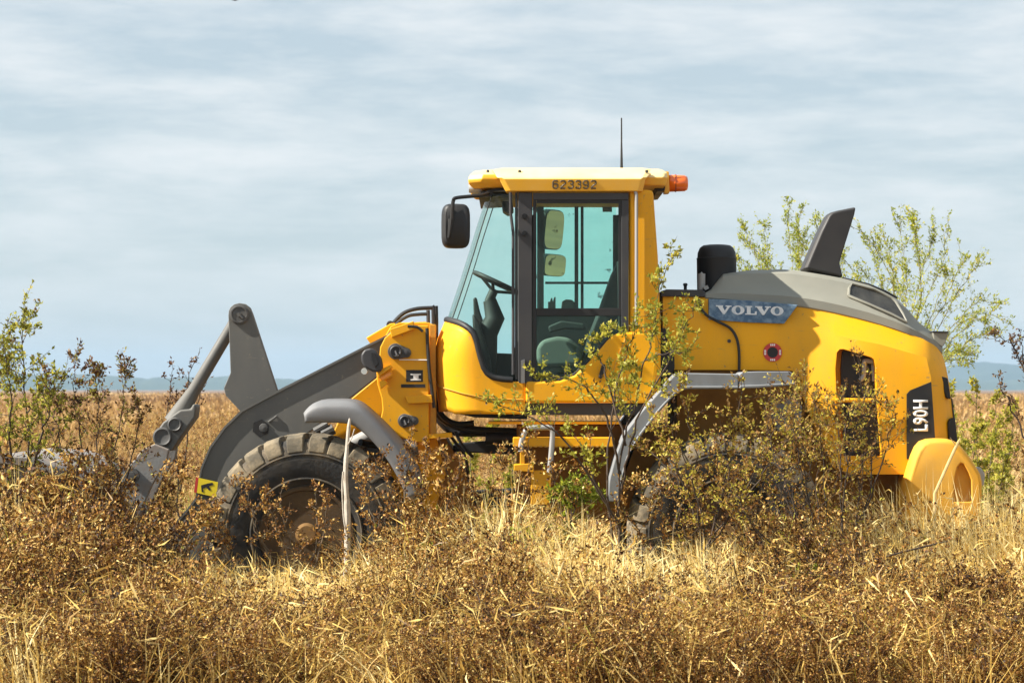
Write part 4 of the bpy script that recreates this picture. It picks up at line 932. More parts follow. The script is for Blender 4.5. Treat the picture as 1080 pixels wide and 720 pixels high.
# ------------------------------------------------------------------ vegetation
TAN = mat('dry_stalk_tan', (0.58, 0.44, 0.20), 0.8, dirt=(0.34, 0.23, 0.09), dirt_amt=0.8, scale=16)
STRAW = leaf_mat('dry_straw', [(0.0, (0.20, 0.10, 0.02)), (0.25, (0.55, 0.34, 0.075)), (0.55, (0.84, 0.62, 0.19)), (1.0, (0.94, 0.82, 0.44))], 0.34, 0.45)
WEED = leaf_mat('dry_weed', [(0.0, (0.024, 0.012, 0.006)), (0.25, (0.11, 0.045, 0.012)), (0.47, (0.32, 0.145, 0.03)), (0.68, (0.66, 0.40, 0.10)), (0.95, (0.88, 0.70, 0.30)), (1.0, (0.42, 0.40, 0.06))], 0.24, 0.6)
FIELD = leaf_mat('field_straw', [(0.0, (0.10, 0.05, 0.018)), (0.3, (0.30, 0.155, 0.045)), (0.65, (0.54, 0.34, 0.12)), (0.93, (0.70, 0.52, 0.26)), (1.0, (0.26, 0.29, 0.04))], 0.30, 0.6)
GREEN = leaf_mat('green_leaf', [(0.0, (0.09, 0.05, 0.015)), (0.18, (0.20, 0.12, 0.025)), (0.4, (0.17, 0.19, 0.025)), (0.75, (0.38, 0.38, 0.045)), (1.0, (0.60, 0.52, 0.09))], 0.5, 0.5)
RUST = leaf_mat('rusty_leaf', [(0.0, (0.04, 0.02, 0.012)), (0.4, (0.15, 0.065, 0.03)), (0.65, (0.30, 0.18, 0.05)), (0.85, (0.22, 0.22, 0.035)), (1.0, (0.40, 0.36, 0.06))], 0.35, 0.6)
WILLOW = leaf_mat('willow_leaf', [(0.0, (0.18, 0.23, 0.03)), (0.5, (0.38, 0.44, 0.05)), (0.85, (0.62, 0.60, 0.07)), (1.0, (0.76, 0.60, 0.03))], 0.55, 0.5)
THICKET = leaf_mat('thicket_leaf', [(0.0, (0.05, 0.025, 0.008)), (0.25, (0.19, 0.09, 0.022)), (0.5, (0.46, 0.28, 0.07)), (0.75, (0.42, 0.38, 0.045)), (1.0, (0.64, 0.54, 0.10))], 0.4, 0.55)
LUSH = leaf_mat('lush_leaf', [(0.0, (0.10, 0.13, 0.015)), (0.5, (0.24, 0.32, 0.025)), (1.0, (0.50, 0.52, 0.06))], 0.5, 0.45)
BARK = mat('bark', (0.10, 0.075, 0.05), 0.9, dirt=(0.24, 0.19, 0.13), dirt_amt=0.8, scale=14)
BARK_DARK = mat('dark_bark', (0.05, 0.035, 0.025), 0.9, dirt=(0.13, 0.09, 0.06), dirt_amt=0.7, scale=14)
SHOOT = mat('green_bark', (0.20, 0.19, 0.07), 0.8, dirt=(0.30, 0.24, 0.12), dirt_amt=0.8, scale=14)
PALE = mat('bleached_wood', (0.56, 0.52, 0.45), 0.8, dirt=(0.30, 0.24, 0.17), dirt_amt=0.8, scale=16)

def norm(a): return a / np.maximum(np.linalg.norm(a, axis=-1, keepdims=True), 1e-9)

def leaves_np(C, D, size, width=0.45, r=rng, fold=0.25):
    """one folded rhombic leaf (4 points, 1 quad) at each point C growing along D"""
    n = len(C); D = norm(D); N = norm(np.cross(D, r.normal(size=(n, 3)))); U = np.cross(D, N); s = np.asarray(size)[:, None]
    V = np.empty((n, 4, 3)); V[:, 0] = C; V[:, 2] = C + D * s
    mid = C + D * s * 0.45 + U * s * fold * r.uniform(-1, 1, (n, 1))
    V[:, 1] = mid + N * s * width / 2; V[:, 3] = mid - N * s * width / 2
    return V.reshape(-1, 3), np.arange(n * 4).reshape(n, 4)

def blades(n, X, Y, Hh, lean_dir, lean, w, r=rng, z0=0.0):
    """curved tapering grass blades: 3 segments"""
    ts = np.array([0, .35, .7, 1.0]); A = lean_dir; ca, sa = np.cos(A), np.sin(A)
    side = r.uniform(0, 2 * np.pi, n); sx, sy = np.cos(side), np.sin(side)
    V = np.empty((n, 7, 3)); k = 0
    for i, t in enumerate(ts):
        off = lean * Hh * t ** 1.8
        px = X + ca * off; py = Y + sa * off; pz = z0 + Hh * (t - 0.25 * np.clip(lean, 0, 1.3) * t ** 2.4)
        ww = w * (1 - t) ** 0.6 / 2
        if i < 3:
            V[:, k] = np.stack([px + sx * ww, py + sy * ww, pz], 1); V[:, k + 1] = np.stack([px - sx * ww, py - sy * ww, pz], 1); k += 2
        else: V[:, 6] = np.stack([px, py, pz], 1)
    b = np.arange(n)[:, None] * 7
    q = np.concatenate([b + np.array([[0, 1, 3, 2]]), b + np.array([[2, 3, 5, 4]])]); t3 = b + np.array([[4, 5, 6]])
    return V.reshape(-1, 3), q, t3

def weed_proto(seed, leafy=1.0):
    """a dry weed about 1 m tall: ribbons for stems, many small curled leaves"""
    r = np.random.default_rng(seed); LV = []; LF = []; LT = []; o = 0
    def ribbon(p, w, tint):
        nonlocal o
        p = np.array(p); d = norm(np.gradient(p, axis=0)); s = norm(np.cross(d, r.normal(size=3)))
        ws = np.linspace(w, w * .4, len(p))[:, None] / 2
        V = np.empty((len(p), 2, 3)); V[:, 0] = p + s * ws; V[:, 1] = p - s * ws
        f = np.array([[2 * i, 2 * i + 1, 2 * i + 3, 2 * i + 2] for i in range(len(p) - 1)]) + o
        LV.append(V.reshape(-1, 3)); LF.append(f); LT.append(np.full(len(p) * 2, tint)); o += len(p) * 2
    C = []; D = []; S = []; T = []
    for s_ in range(r.integers(4, 7)):
        az = r.uniform(0, 2 * np.pi); ln = r.uniform(.75, 1.05); out_ = r.uniform(.08, .42)
        t = np.linspace(0, 1, 6); P = np.stack([np.cos(az) * out_ * t ** 1.4, np.sin(az) * out_ * t ** 1.4, ln * t * (1 - .1 * t)], 1) + np.cumsum(r.normal(0, .012, (6, 3)), 0)
        ribbon(P, .010, r.choice([.06, .2, .35, .9], p=[.35, .3, .2, .15]))
        for b in range(r.integers(6, 11)):
            u = r.uniform(.25, .98); i = u * 5; k = min(int(i), 4); p0 = P[k] + (P[k + 1] - P[k]) * (i - k)
            a2 = r.uniform(0, 2 * np.pi); bl = r.uniform(.08, .24) * (1.25 - u * .6); d = norm(np.array([np.cos(a2), np.sin(a2), r.uniform(.2, 1.1)]))
            q = np.stack([p0, p0 + d * bl * .5 + r.normal(0, .01, 3), p0 + d * bl + np.array([0, 0, .02])]); ribbon(q, .005, r.uniform(.05, .45))
            for m in range(int(r.integers(5, 12) * leafy)):
                f = r.uniform(.25, 1.05); c = q[0] + (q[2] - q[0]) * f + r.normal(0, .010, 3)
                for _ in range(r.integers(1, 3)):
                    C.append(c); D.append(norm(d * .5 + r.normal(0, 1, 3))); S.append(r.uniform(.014, .034)); T.append(np.clip(r.beta(1.4, 1.9), 0, 1))
    V, Fq = leaves_np(np.array(C), np.array(D), np.array(S), .55, r)
    LV.append(V); LF.append(Fq + o); LT.append(np.repeat(T, 4))
    return np.concatenate(LV), np.concatenate(LF), np.concatenate(LT)

def scatter(protos, X, Y, Z, S, tadd, r=rng):
    """copies of the prototypes merged into one mesh"""
    VV = []; FF = []; TT = []; o = 0; pick = r.integers(0, len(protos), len(X))
    for k, (V, Fq, T) in enumerate(protos):
        i = np.where(pick == k)[0]
        if not len(i): continue
        a = r.uniform(0, 2 * np.pi, len(i)); ca, sa = np.cos(a)[:, None], np.sin(a)[:, None]; s = S[i][:, None]; sw = (S[i] ** .75)[:, None]
        lx, ly = r.normal(0, .10, (2, len(i), 1))
        x = (V[None, :, 0] * ca - V[None, :, 1] * sa) * sw + X[i][:, None] + lx * V[None, :, 2] * s
        y = (V[None, :, 0] * sa + V[None, :, 1] * ca) * sw + Y[i][:, None] + ly * V[None, :, 2] * s
        z = V[None, :, 2] * s + Z[i][:, None]
        VV.append(np.stack([x, y, z], -1).reshape(-1, 3)); nv = len(V)
        FF.append((Fq[None] + (np.arange(len(i)) * nv)[:, None, None]).reshape(-1, 4) + o); o += nv * len(i)
        TT.append(np.clip(T[None] + tadd[i][:, None], 0, 1).ravel())
    return np.concatenate(VV), np.concatenate(FF), np.concatenate(TT)

HT = [(-80, 1.38), (0, 1.36), (60, 1.34), (110, 1.22), (150, 1.02), (190, .82), (225, .70), (260, .68), (330, .66), (390, .76), (430, 1.0), (470, 1.02), (520, 1.02), (570, 1.08), (620, 1.06), (660, .88), (710, .86), (760, .92), (800, 1.04), (850, 1.14), (900, 1.12), (950, 1.04), (1010, 1.06), (1160, 1.1)]
def height_at(X, Y):
    px = 540 + X * F / (Y - CAM_Y); base = np.interp(px, [a for a, b in HT], [b for a, b in HT])
    f_ = np.clip((-Y - 2.2) / 3.0, 0, 1)                   # nearer the camera the weeds run level again
    cl = .55 * vnoise(X, Y, .42, 91) + .45 * vnoise(X, Y, .95, 92)
    return (base * (1 - f_) + .66 * f_) * (.62 + .62 * cl)
def under_loader(X, Y): return (X > -3.3) & (X < 3.35) & (Y > -1.38) & (Y < 1.4)
def straw_patch(X, Y):
    """0..1: where the pale straw shows through the brown weeds"""
    v = vnoise(X, Y * .7, .9, 41) * .6 + vnoise(X, Y, .33, 42) * .4
    px = 540 + X * F / (Y - CAM_Y)
    g_ = lambda a, w, y0, h: np.exp(-((px - a) / w) ** 2 - ((Y - y0) / h) ** 2)
    v = v + .70 * g_(340, 90, -3.0, 1.6) + .65 * g_(690, 100, -2.8, 1.4) + .5 * g_(1020, 80, -1.6, 1.6) + .3 * g_(190, 60, -2.0, .9) + .3 * g_(600, 70, -1.7, .6) - .25 * g_(90, 90, -3.6, 1.6) - .15 * g_(880, 120, -4.0, 1.5)
    v = v - .30 * np.clip((-Y - 3.5) / 1.0, 0, 1)
    return np.clip((v - .42) * 4.0, 0, 1)
def wedge(n, y0, y1, margin, r=rng, p=1.0, wide=1.0):
    """points on the ground inside the view, widened so the place holds from a step aside"""
    u = r.uniform(0, 1, n); d0, d1 = y0 - CAM_Y, y1 - CAM_Y
    d = (d0 ** (p + 1) + u * (d1 ** (p + 1) - d0 ** (p + 1))) ** (1 / (p + 1))
    return r.uniform(-1, 1, n) * (d * 540 / F * wide + margin), d + CAM_Y

# near straw
n_ = 120000
X, Y = wedge(n_, -6.4, 2.2, .9)
sp = straw_patch(X, Y); keep = rng.uniform(size=n_) < (.13 + .87 * sp); keep &= ~(under_loader(X, Y) & (rng.uniform(size=n_) < .45))
X, Y, sp = X[keep], Y[keep], sp[keep]; k_ = len(X)
Hh = height_at(X, Y) * rng.uniform(.45, 1.08, k_) * (.85 + .15 * sp); Hh = np.where(under_loader(X, Y), np.minimum(Hh, .42), Hh)
bend = vnoise(X, Y, .5, 51) * 6.28
V, q, t3 = blades(k_, X, Y, Hh, bend + rng.normal(0, .8, k_), np.abs(rng.normal(.5, .42, k_)), rng.uniform(.007, .020, k_), z0=-.02)
tint = np.clip(.58 + .42 * (sp - .4) + rng.normal(0, .26, k_), 0, 1)
o = mesh_np('dry_grass', V, [q, t3], STRAW, np.repeat(tint, 7)); o['kind'] = 'stuff'; o['label'] = 'pale golden dry grass around and in front of the machine'
# broken straw and curled leaf pieces caught in the stand
n_ = 40000
X, Y = wedge(n_, -6.3, .6, .8); keep = ~under_loader(X, Y) | (rng.uniform(size=n_) < .4); X, Y = X[keep], Y[keep]; k_ = len(X)
Z = height_at(X, Y) * rng.beta(1.6, 1.5, k_) * .92; Z = np.where(under_loader(X, Y), Z * .45, Z)
V, q = leaves_np(np.stack([X, Y, Z], 1), rng.normal(size=(k_, 3)) * np.array([1, 1, 1.1]), rng.uniform(.04, .20, k_), .065, rng, .5)
o = mesh_np('straw_litter', V, q, STRAW, np.repeat(np.clip(rng.beta(1.6, 1.6, k_) * .9 + .25 * (straw_patch(X, Y) - .4), 0, 1), 4)); o['kind'] = 'stuff'; o['label'] = 'broken straw and curled dry leaves caught among the weeds'
# near brown weeds
protos = [weed_proto(100 + k) for k in range(9)]
n_ = 3900
X, Y = wedge(n_, -6.3, .8, .7)
sp = straw_patch(X, Y); keep = rng.uniform(size=n_) < (1 - .85 * sp); keep &= ~(under_loader(X, Y) & (rng.uniform(size=n_) < .35))
X, Y = X[keep], Y[keep]; S = height_at(X, Y) * rng.uniform(.62, 1.08, len(X)); S = np.where(rng.uniform(size=len(X)) < .05, S * 1.25, S); S = np.where(under_loader(X, Y), np.minimum(S, .40), S)
V, Fq, T = scatter(protos, X, Y, np.full(len(X), -.03), S, rng.normal(.0, .09, len(X)) + .22 * (vnoise(X, Y, 1.1, 61) - .5))
o = mesh_np('dry_weeds', V, Fq, WEED, T); o['kind'] = 'stuff'; o['label'] = 'brown dry weeds with small curled leaves filling the foreground'
print('near', len(V))
# the field behind the machine
n_ = 210000
X, Y = wedge(n_, 1.6, 60, 1.5, p=.35, wide=1.5)
d = Y - CAM_Y; k_ = len(X); cl = vnoise(X, Y, 1.6, 71)
edge = np.clip((X - 3.0) / 1.2, 0, 1)
Hh = (.50 + .42 * cl + .22 * edge) * rng.uniform(.45, 1.05, k_)
V, q, t3 = blades(k_, X, Y, Hh, vnoise(X, Y, .9, 72) * 3.0 + rng.normal(-.4, .7, k_), np.abs(rng.normal(.45, .3, k_)), rng.uniform(.007, .016, k_) * (d / 24), z0=-.03)
tint = np.clip(.28 + .26 * edge + .5 * vnoise(X, Y, 2.3, 73) + rng.normal(0, .16, k_), 0, .93); tint = np.where((vnoise(X, Y, 1.9, 75) > .72) & (rng.uniform(size=k_) < .6), 1.0, tint)
o = mesh_np('field_grass', V, [q, t3], FIELD, np.repeat(tint, 7)); o['kind'] = 'stuff'; o['label'] = 'tall dry grass of the field behind the machine'
n_ = 3600
X, Y = wedge(n_, 1.8, 70, 1.5, p=.2, wide=1.5)
V, Fq, T = scatter(protos[:5], X, Y, np.full(n_, -.03), rng.uniform(.5, 1.0, n_) * (.55 + .75 * vnoise(X, Y, 2.6, 95)) * (1 + .2 * np.clip((X - 3) / 2, 0, 1)) * (1 + .5 * np.clip((Y - 24) / 20, 0, 1) * (vnoise(X, Y, 4.0, 97) > .55)), rng.normal(.05, .1, n_) + .3 * (vnoise(X, Y, 3.0, 96) - .5))
o = mesh_np('field_weeds', V, Fq, WEED, T); o['kind'] = 'stuff'; o['label'] = 'brown weeds scattered through the field behind the machine'
# far field: coarser tufts out to the wood
n_ = 100000
X, Y = wedge(n_, 58, 900, 10, p=-.35, wide=1.8); d = Y - CAM_Y
Hh = (.35 + .75 * vnoise(X, Y * .6, 14, 81)) * rng.uniform(.5, 1.1, n_)
V, q, t3 = blades(n_, X, Y, Hh, rng.uniform(0, 6.28, n_), np.abs(rng.normal(.4, .2, n_)), rng.uniform(.012, .03, n_) * (d / 24), z0=-.05)
o = mesh_np('far_grass', V, [q, t3], FIELD, np.repeat(np.clip(.25 + .5 * vnoise(X, Y * .5, 22, 82) + rng.normal(0, .12, n_), 0, .9), 7)); o['kind'] = 'stuff'; o['label'] = 'far dry grass running to the horizon'

# ---- individual shrubs and saplings
def more(stems, n, sx, sy, seed):
    """further stems of the same plant, each bent away from the drawn ones"""
    r = np.random.default_rng(seed); out = list(stems)
    for s in stems:
        for _ in range(n):
            e = r.normal(0, 1, 3); k = len(s) - 1
            out.append([(p[0] + e[0] * sx * (i / k) ** 1.5, p[1] + abs(e[1]) * sy * (i / k) ** 1.5, p[2] + e[2] * .35 * (i / k)) for i, p in enumerate(s)])
    return out

def shrub(name, label, cat, stems, leaf, bark, r0=.012, sub=9, sub_len=(.12, .34), leaf_n=9, leaf_size=(.02, .036), seed=1, base=None, group=None, width=.5, up=.5, start=.15, spread=.09, second=2, tint=(0.5, .22), leaf_start=.1, foliage='foliage'):
    """stems: lists of (px, py, depth, ...) joints of the photograph at their own depth; twigs and leaves are grown from them"""
    r = np.random.default_rng(seed); P0 = [[W(*j) for j in s] for s in stems]
    b = base or P0[0][0].copy(); b = Vector((b.x, b.y, 0))
    root = thing(name, label, cat, b, group)
    mb = MB(); C = []; D = []; T = []
    def leafrow(p, q, dens, a=leaf_start):
        n = max(1, int(dens)); v = q - p; dv = np.array(v.normalized())
        for k in range(n):
            f = r.uniform(a, 1.05); c = np.array(p + v * f); tt = np.clip(r.normal(*tint), 0, 1)
            for _ in range(r.integers(1, 4)): C.append(c + r.normal(0, .008, 3)); D.append(dv * .6 + r.normal(0, .8, 3) + np.array([0, 0, .25])); T.append(tt + r.normal(0, .08))
    for pts in P0:
        sp_ = smooth_path(pts, 6); n = len(sp_)
        for i in range(1, n - 1): sp_[i] = sp_[i] + Vector(r.normal(0, .008, 3))
        L = sum((sp_[i + 1] - sp_[i]).length for i in range(n - 1)); rr = r0 * min(1, .45 + L * .5)
        mb.tube(sp_, [rr * (1 - .82 * i / (n - 1)) for i in range(n)], 6)
        for k in range(int(sub * L)):
            u = r.uniform(start, 1.0); i = min(int(u * (n - 1)), n - 2); p = sp_[i] + (sp_[i + 1] - sp_[i]) * r.uniform()
            t = (sp_[i + 1] - sp_[i]).normalized(); d_ = (t * up + Vector(r.normal(0, .75, 3)) + Vector((0, 0, .35))).normalized(); ln = r.uniform(*sub_len) * (1.2 - .7 * u)
            e1 = p + d_ * ln * .55 + Vector(r.normal(0, .012, 3)); e2 = p + d_ * ln + Vector((0, 0, ln * .12)) + Vector(r.normal(0, .015, 3))
            rb = max(.0016, rr * .24); mb.tube([p, e1, e2], [rb, rb * .75, rb * .4], 4)
            leafrow(p, e1, leaf_n * .4, .35); leafrow(e1, e2, leaf_n * .6, 0)
            for _ in range(second):
                d2 = (d_ + Vector(r.normal(0, .8, 3))).normalized(); l2 = ln * r.uniform(.25, .5); e3 = e1 + d2 * l2
                mb.tube([e1, e3], [rb * .6, rb * .3], 4); leafrow(e1, e3, leaf_n * .45, .1)
        for i in range(int(n * .55), n - 1): leafrow(sp_[i], sp_[i + 1], leaf_n * .25)
    mb.build('stem', bark, root, angle=70)
    if C:
        C = np.array(C); V, Fq = leaves_np(C, np.array(D), r.uniform(*leaf_size, len(C)), width, r)
        mesh_np(foliage, V, Fq, leaf, np.repeat(np.clip(T, 0, 1), 4), root)
    return root

# left side
shrub('shrub', 'tall yellow-green shrub at the left edge with its top against the sky', 'shrub',
      [[(18, 640, -1.7), (22, 530, -1.7), (30, 460, -1.75), (24, 390, -1.8), (25, 332, -1.8)], [(18, 600, -1.7), (4, 490, -1.5), (-8, 420, -1.4), (2, 352, -1.5)],
       [(20, 600, -1.7), (40, 470, -1.9), (50, 440, -2.0), (58, 400, -2.0)], [(18, 620, -1.7), (-20, 490, -1.9), (-40, 410, -1.9)], [(20, 560, -1.7), (10, 470, -2.0), (12, 420, -2.2), (6, 380, -2.2)]],
      GREEN, BARK_DARK, .012, 15, (.16, .44), 10, (.020, .040), 21, tint=(.55, .26), start=.25)
shrub('shrub', 'reddish brown shrub of thin upright twigs left of the grey link rod', 'shrub',
      [[(96, 620, -1.3), (92, 500, -1.3), (80, 440, -1.3), (76, 380, -1.3)], [(96, 620, -1.3), (110, 520, -1.2), (128, 445, -1.1), (131, 390, -1.1)], [(96, 600, -1.3), (100, 500, -1.5), (104, 440, -1.6), (99, 388, -1.6)], [(96, 600, -1.3), (70, 500, -1.0), (58, 440, -.9), (50, 392, -.9)], [(96, 600, -1.3), (128, 520, -1.5), (146, 450, -1.5), (142, 415, -1.5)]],
      RUST, BARK_DARK, .008, 15, (.10, .30), 9, (.018, .036), 22, tint=(.52, .28), start=.25)
shrub('weed', 'thin dark weed with few leaves behind the grey link rod', 'weed', [[(190, 560, .9), (186, 460, .9), (196, 410, .9), (211, 366, .9)], [(188, 500, .9), (176, 440, .9), (184, 388, .9)], [(190, 520, .9), (202, 440, .9), (222, 395, .9)]], RUST, BARK_DARK, .008, 8, (.08, .2), 5, (.02, .034), 23, second=1, tint=(.3, .2), start=.4)
shrub('shrub', 'low olive shrub over the buried bucket left of the warning decal', 'shrub', more([[(150, 640, -1.9), (140, 560, -1.9), (120, 500, -1.9), (112, 470, -1.9)], [(150, 640, -1.9), (165, 570, -1.8), (172, 520, -1.8), (190, 492, -1.8)], [(150, 640, -1.9), (60, 570, -2.2), (40, 530, -2.2), (30, 512, -2.2)], [(150, 640, -1.9), (100, 570, -2.0), (80, 520, -2.0), (74, 500, -2.0)], [(150, 640, -1.9), (190, 590, -2.0), (210, 555, -2.0), (222, 540, -2.0)]], 1, 30, 20, 10), WEED, BARK, .010, 17, (.10, .25), 11, (.018, .032), 24, tint=(.55, .22), start=.3)
# in front of the machine
shrub('sapling', 'leafy yellow-green sapling rising in front of the cab door and rear pillar', 'sapling',
      [[(655, 650, -2.0), (652, 560, -2.0), (657, 470, -2.0), (672, 420, -2.0), (680, 380, -2.0), (690, 345, -2.0), (696, 300, -2.0), (712, 268, -2.0)], [(655, 620, -2.0), (640, 520, -1.9), (646, 430, -1.8), (655, 395, -1.8), (668, 350, -1.8), (672, 320, -1.8)],
       [(655, 520, -2.0), (668, 455, -2.1), (700, 390, -2.2), (720, 350, -2.2), (738, 318, -2.2)], [(655, 500, -2.0), (640, 440, -2.1), (620, 412, -2.1), (596, 398, -2.1), (562, 396, -2.1)], [(660, 470, -2.0), (640, 400, -1.9), (632, 370, -1.9), (634, 352, -1.9)], [(655, 560, -2.0), (600, 470, -2.1), (560, 440, -2.1), (520, 425, -2.1)], [(680, 380, -2.0), (705, 372, -2.1), (722, 372, -2.1), (740, 350, -2.1)], [(655, 560, -2.0), (630, 510, -2.2), (618, 480, -2.2), (604, 455, -2.2)]],
      GREEN, BARK_DARK, .009, 12, (.10, .30), 7, (.020, .042), 25, tint=(.72, .22), start=.34)
shrub('sapling', 'thin dark-stemmed sapling with sparse leaves in front of the rear fender', 'sapling',
      more([[(742, 640, -2.3), (740, 540, -2.3), (732, 470, -2.3), (722, 430, -2.3), (716, 405, -2.3)], [(742, 600, -2.3), (765, 500, -2.2), (778, 440, -2.2), (784, 400, -2.2)], [(740, 560, -2.3), (716, 500, -2.4), (700, 470, -2.4), (690, 446, -2.4)], [(742, 580, -2.3), (790, 510, -2.3), (812, 460, -2.3), (838, 425, -2.3)]], 1, 17, 22, 8),
      THICKET, BARK_DARK, .007, 12, (.12, .36), 8, (.018, .036), 26, tint=(.60, .27), start=.15)
shrub('shrub', 'brown-green thorny shrub in front of the rear wheel and hood opening', 'shrub',
      more([[(884, 690, -2.4), (876, 590, -2.4), (868, 500, -2.4), (862, 440, -2.4), (850, 405, -2.4)], [(884, 660, -2.4), (905, 540, -2.3), (912, 440, -2.3), (906, 385, -2.3)], [(880, 640, -2.4), (840, 540, -2.5), (815, 470, -2.5), (806, 430, -2.5)], [(880, 620, -2.4), (915, 520, -2.4), (925, 450, -2.4), (920, 412, -2.4)], [(880, 640, -2.4), (800, 560, -2.6), (770, 510, -2.6), (752, 490, -2.6)], [(882, 640, -2.4), (850, 520, -2.2), (836, 440, -2.2), (838, 405, -2.2)], [(882, 640, -2.4), (890, 520, -2.6), (892, 450, -2.6), (884, 415, -2.6)]], 1, 17, 22, 8),
      THICKET, BARK_DARK, .007, 15, (.12, .38), 6, (.016, .034), 27, tint=(.50, .28), start=.15)
shrub('weed', 'rust-brown weed clump beside the rear end of the front fender', 'weed', [[(430, 640, -1.7), (424, 560, -1.7), (408, 510, -1.7), (402, 470, -1.7)], [(430, 640, -1.7), (440, 560, -1.6), (446, 510, -1.6), (450, 470, -1.6)], [(430, 620, -1.7), (400, 560, -1.8), (384, 520, -1.8), (378, 492, -1.8)], [(430, 640, -1.7), (460, 570, -1.7), (476, 520, -1.7), (486, 495, -1.7)], [(430, 620, -1.7), (425, 540, -1.5), (430, 490, -1.5), (434, 462, -1.5)]], WEED, BARK, .009, 16, (.08, .22), 9, (.016, .03), 28, tint=(.45, .2), start=.3)
shrub('weed', 'brown weed standing in front of the front wheel hub', 'weed', more([[(318, 660, -1.8), (312, 600, -1.8), (300, 550, -1.8), (296, 520, -1.8)], [(318, 650, -1.8), (330, 590, -1.8), (336, 545, -1.8), (330, 515, -1.8)], [(318, 650, -1.8), (280, 580, -1.8), (262, 540, -1.8), (250, 505, -1.8)], [(318, 650, -1.8), (350, 600, -1.8), (360, 560, -1.8)], [(318, 650, -1.8), (250, 600, -1.9), (232, 560, -1.9), (226, 530, -1.9)]], 1, 22, 10, 9), WEED, BARK, .008, 13, (.08, .2), 7, (.016, .028), 29, tint=(.4, .2), start=.3)
shrub('weed', 'brown weed reaching in from the right edge against the sky', 'weed', [[(1110, 640, -2.0), (1104, 500, -2.0), (1090, 420, -2.0), (1068, 366, -2.0), (1046, 352, -2.0)], [(1104, 500, -2.0), (1096, 430, -2.0), (1080, 385, -2.0), (1074, 352, -2.0)], [(1108, 560, -2.0), (1085, 470, -2.0), (1062, 420, -2.0), (1050, 395, -2.0)]], RUST, BARK_DARK, .010, 9, (.07, .18), 6, (.016, .03), 30, tint=(.35, .2), start=.4, second=1)
tang = [[(770 + a * .25, 660, -1.95), (770 + a * .7, 590 - b * .2, -1.95), (770 + a, 540 - b * .6, -1.95 + c), (770 + a * 1.15, 520 - b, -1.95 + c)] for a, b, c in ((-86, 10, .1), (-60, 40, -.1), (-36, 18, .05), (-12, 60, 0), (14, 30, -.1), (34, 70, .1), (58, 44, 0), (84, 78, -.05), (104, 30, .1), (-100, -22, 0))]
shrub('shrub', 'tangled straw-brown brush covering the lower half of the rear wheel', 'shrub', tang, WEED, BARK_DARK, .007, 19, (.12, .34), 9, (.016, .034), 51, tint=(.58, .28), start=.1)
tang = [[(520 + a * .25, 660, -1.7), (520 + a * .7, 600, -1.7), (520 + a, 560 - b * .7, -1.7 + c), (520 + a * 1.15, 542 - b * 1.4, -1.7 + c)] for a, b, c in ((-70, 20, .1), (-44, 48, -.1), (-20, 24, .05), (8, 40, 0), (34, 58, -.1), (60, 30, .1), (90, 50, 0))]
shrub('shrub', 'rusty brown brush standing between the wheels below the cab', 'shrub', tang, WEED, BARK_DARK, .007, 17, (.10, .30), 9, (.016, .034), 52, tint=(.5, .27), start=.1)
for k, (px, top, y, lab) in enumerate(((75, 600, -4.0, 'dark rusty twiggy weed in the lower left corner of the field'), (215, 655, -4.3, 'low rusty weed in the straw below the front of the front wheel'), (505, 622, -3.9, 'rust-brown twiggy weed in the lower middle foreground'),
        (590, 640, -4.2, 'dark brown weed beside the leaning pale stalk in the foreground'), (800, 630, -4.0, 'rusty weed in the foreground below the rear wheel'), (955, 625, -4.1, 'dark rusty twiggy weed in the lower right foreground'), (1050, 655, -4.3, 'brown twiggy weed in the lower right corner'))):
    r_ = np.random.default_rng(300 + k); st = []
    for q in range(11):
        a = r_.uniform(-75, 75); h_ = top + r_.uniform(-14, 40) + abs(a) * .35
        st.append([(px + a * .2, 410 + 1.755 * F / (y - CAM_Y) - 4, y), (px + a * .6 + r_.normal(0, 4), (h_ + 705) / 2, y + r_.normal(0, .12)), (px + a + r_.normal(0, 5), h_, y + r_.normal(0, .22))])
    shrub('weed', lab, 'weed', st, RUST, BARK_DARK, .006, 18, (.07, .22), 9, (.014, .028), 310 + k, tint=(.33, .2), start=.15)
# lush green clumps
for lab, (px, py, y), s_, sd in (('bright green low plant under the step ladder', (548, 578, -1.9), .9, 31), ('bright green leafy clump under the cab step beside the grey rear fender', (604, 525, -1.5), .8, 32),
                                 ('small bright green plant low in front of the rear wheel', (845, 612, -2.8), .6, 33), ('bright green plant low between the weeds behind the front wheel', (452, 588, -2.2), .5, 34)):
    q = W(px, py, y)
    st = [[(px + dx * .3, 410 + 1.755 * F / (y - CAM_Y), y), (px + dx * .7, py + 20 * s_, y + dy), (px + dx, py - dz, y + dy)] for dx, dy, dz in ((-24 * s_, .1, 4), (-10 * s_, -.15, 14 * s_), (6 * s_, .05, 18 * s_), (18 * s_, -.1, 8), (30 * s_, .1, 0), (0, -.2, 2))]
    shrub('green_plant', lab, 'plant', st, LUSH, BARK, .006, 15, (.06, .19), 6, (.022, .042), sd, tint=(.55, .3), start=.35, second=1)
for lab, (px, py, y), s_, sd in (('yellow-green bush in the field just behind the rear of the machine', (1020, 425, 5.0), 1.6, 35), ('small yellow-green bush in the field seen right of the counterweight', (1025, 470, 3.2), 1.1, 36), ('pale green bush in the field seen under the cab', (512, 470, 4.5), 1.7, 37)):
    base_y = 410 + 1.755 * F / (y - CAM_Y)
    st = [[(px + dx * .3, base_y, y), (px + dx * .7, (base_y + py) / 2, y + dy), (px + dx, py - dz, y + dy)] for dx, dy, dz in ((-24 * s_, .2, 0), (-10 * s_, -.15, 12 * s_), (6 * s_, .1, 16 * s_), (20 * s_, -.2, 6), (32 * s_, .2, -8))]
    shrub('bush', lab, 'bush', st, GREEN, BARK, .010, 15, (.10, .28), 10, (.028, .05), sd, tint=(.78, .2), start=.25)
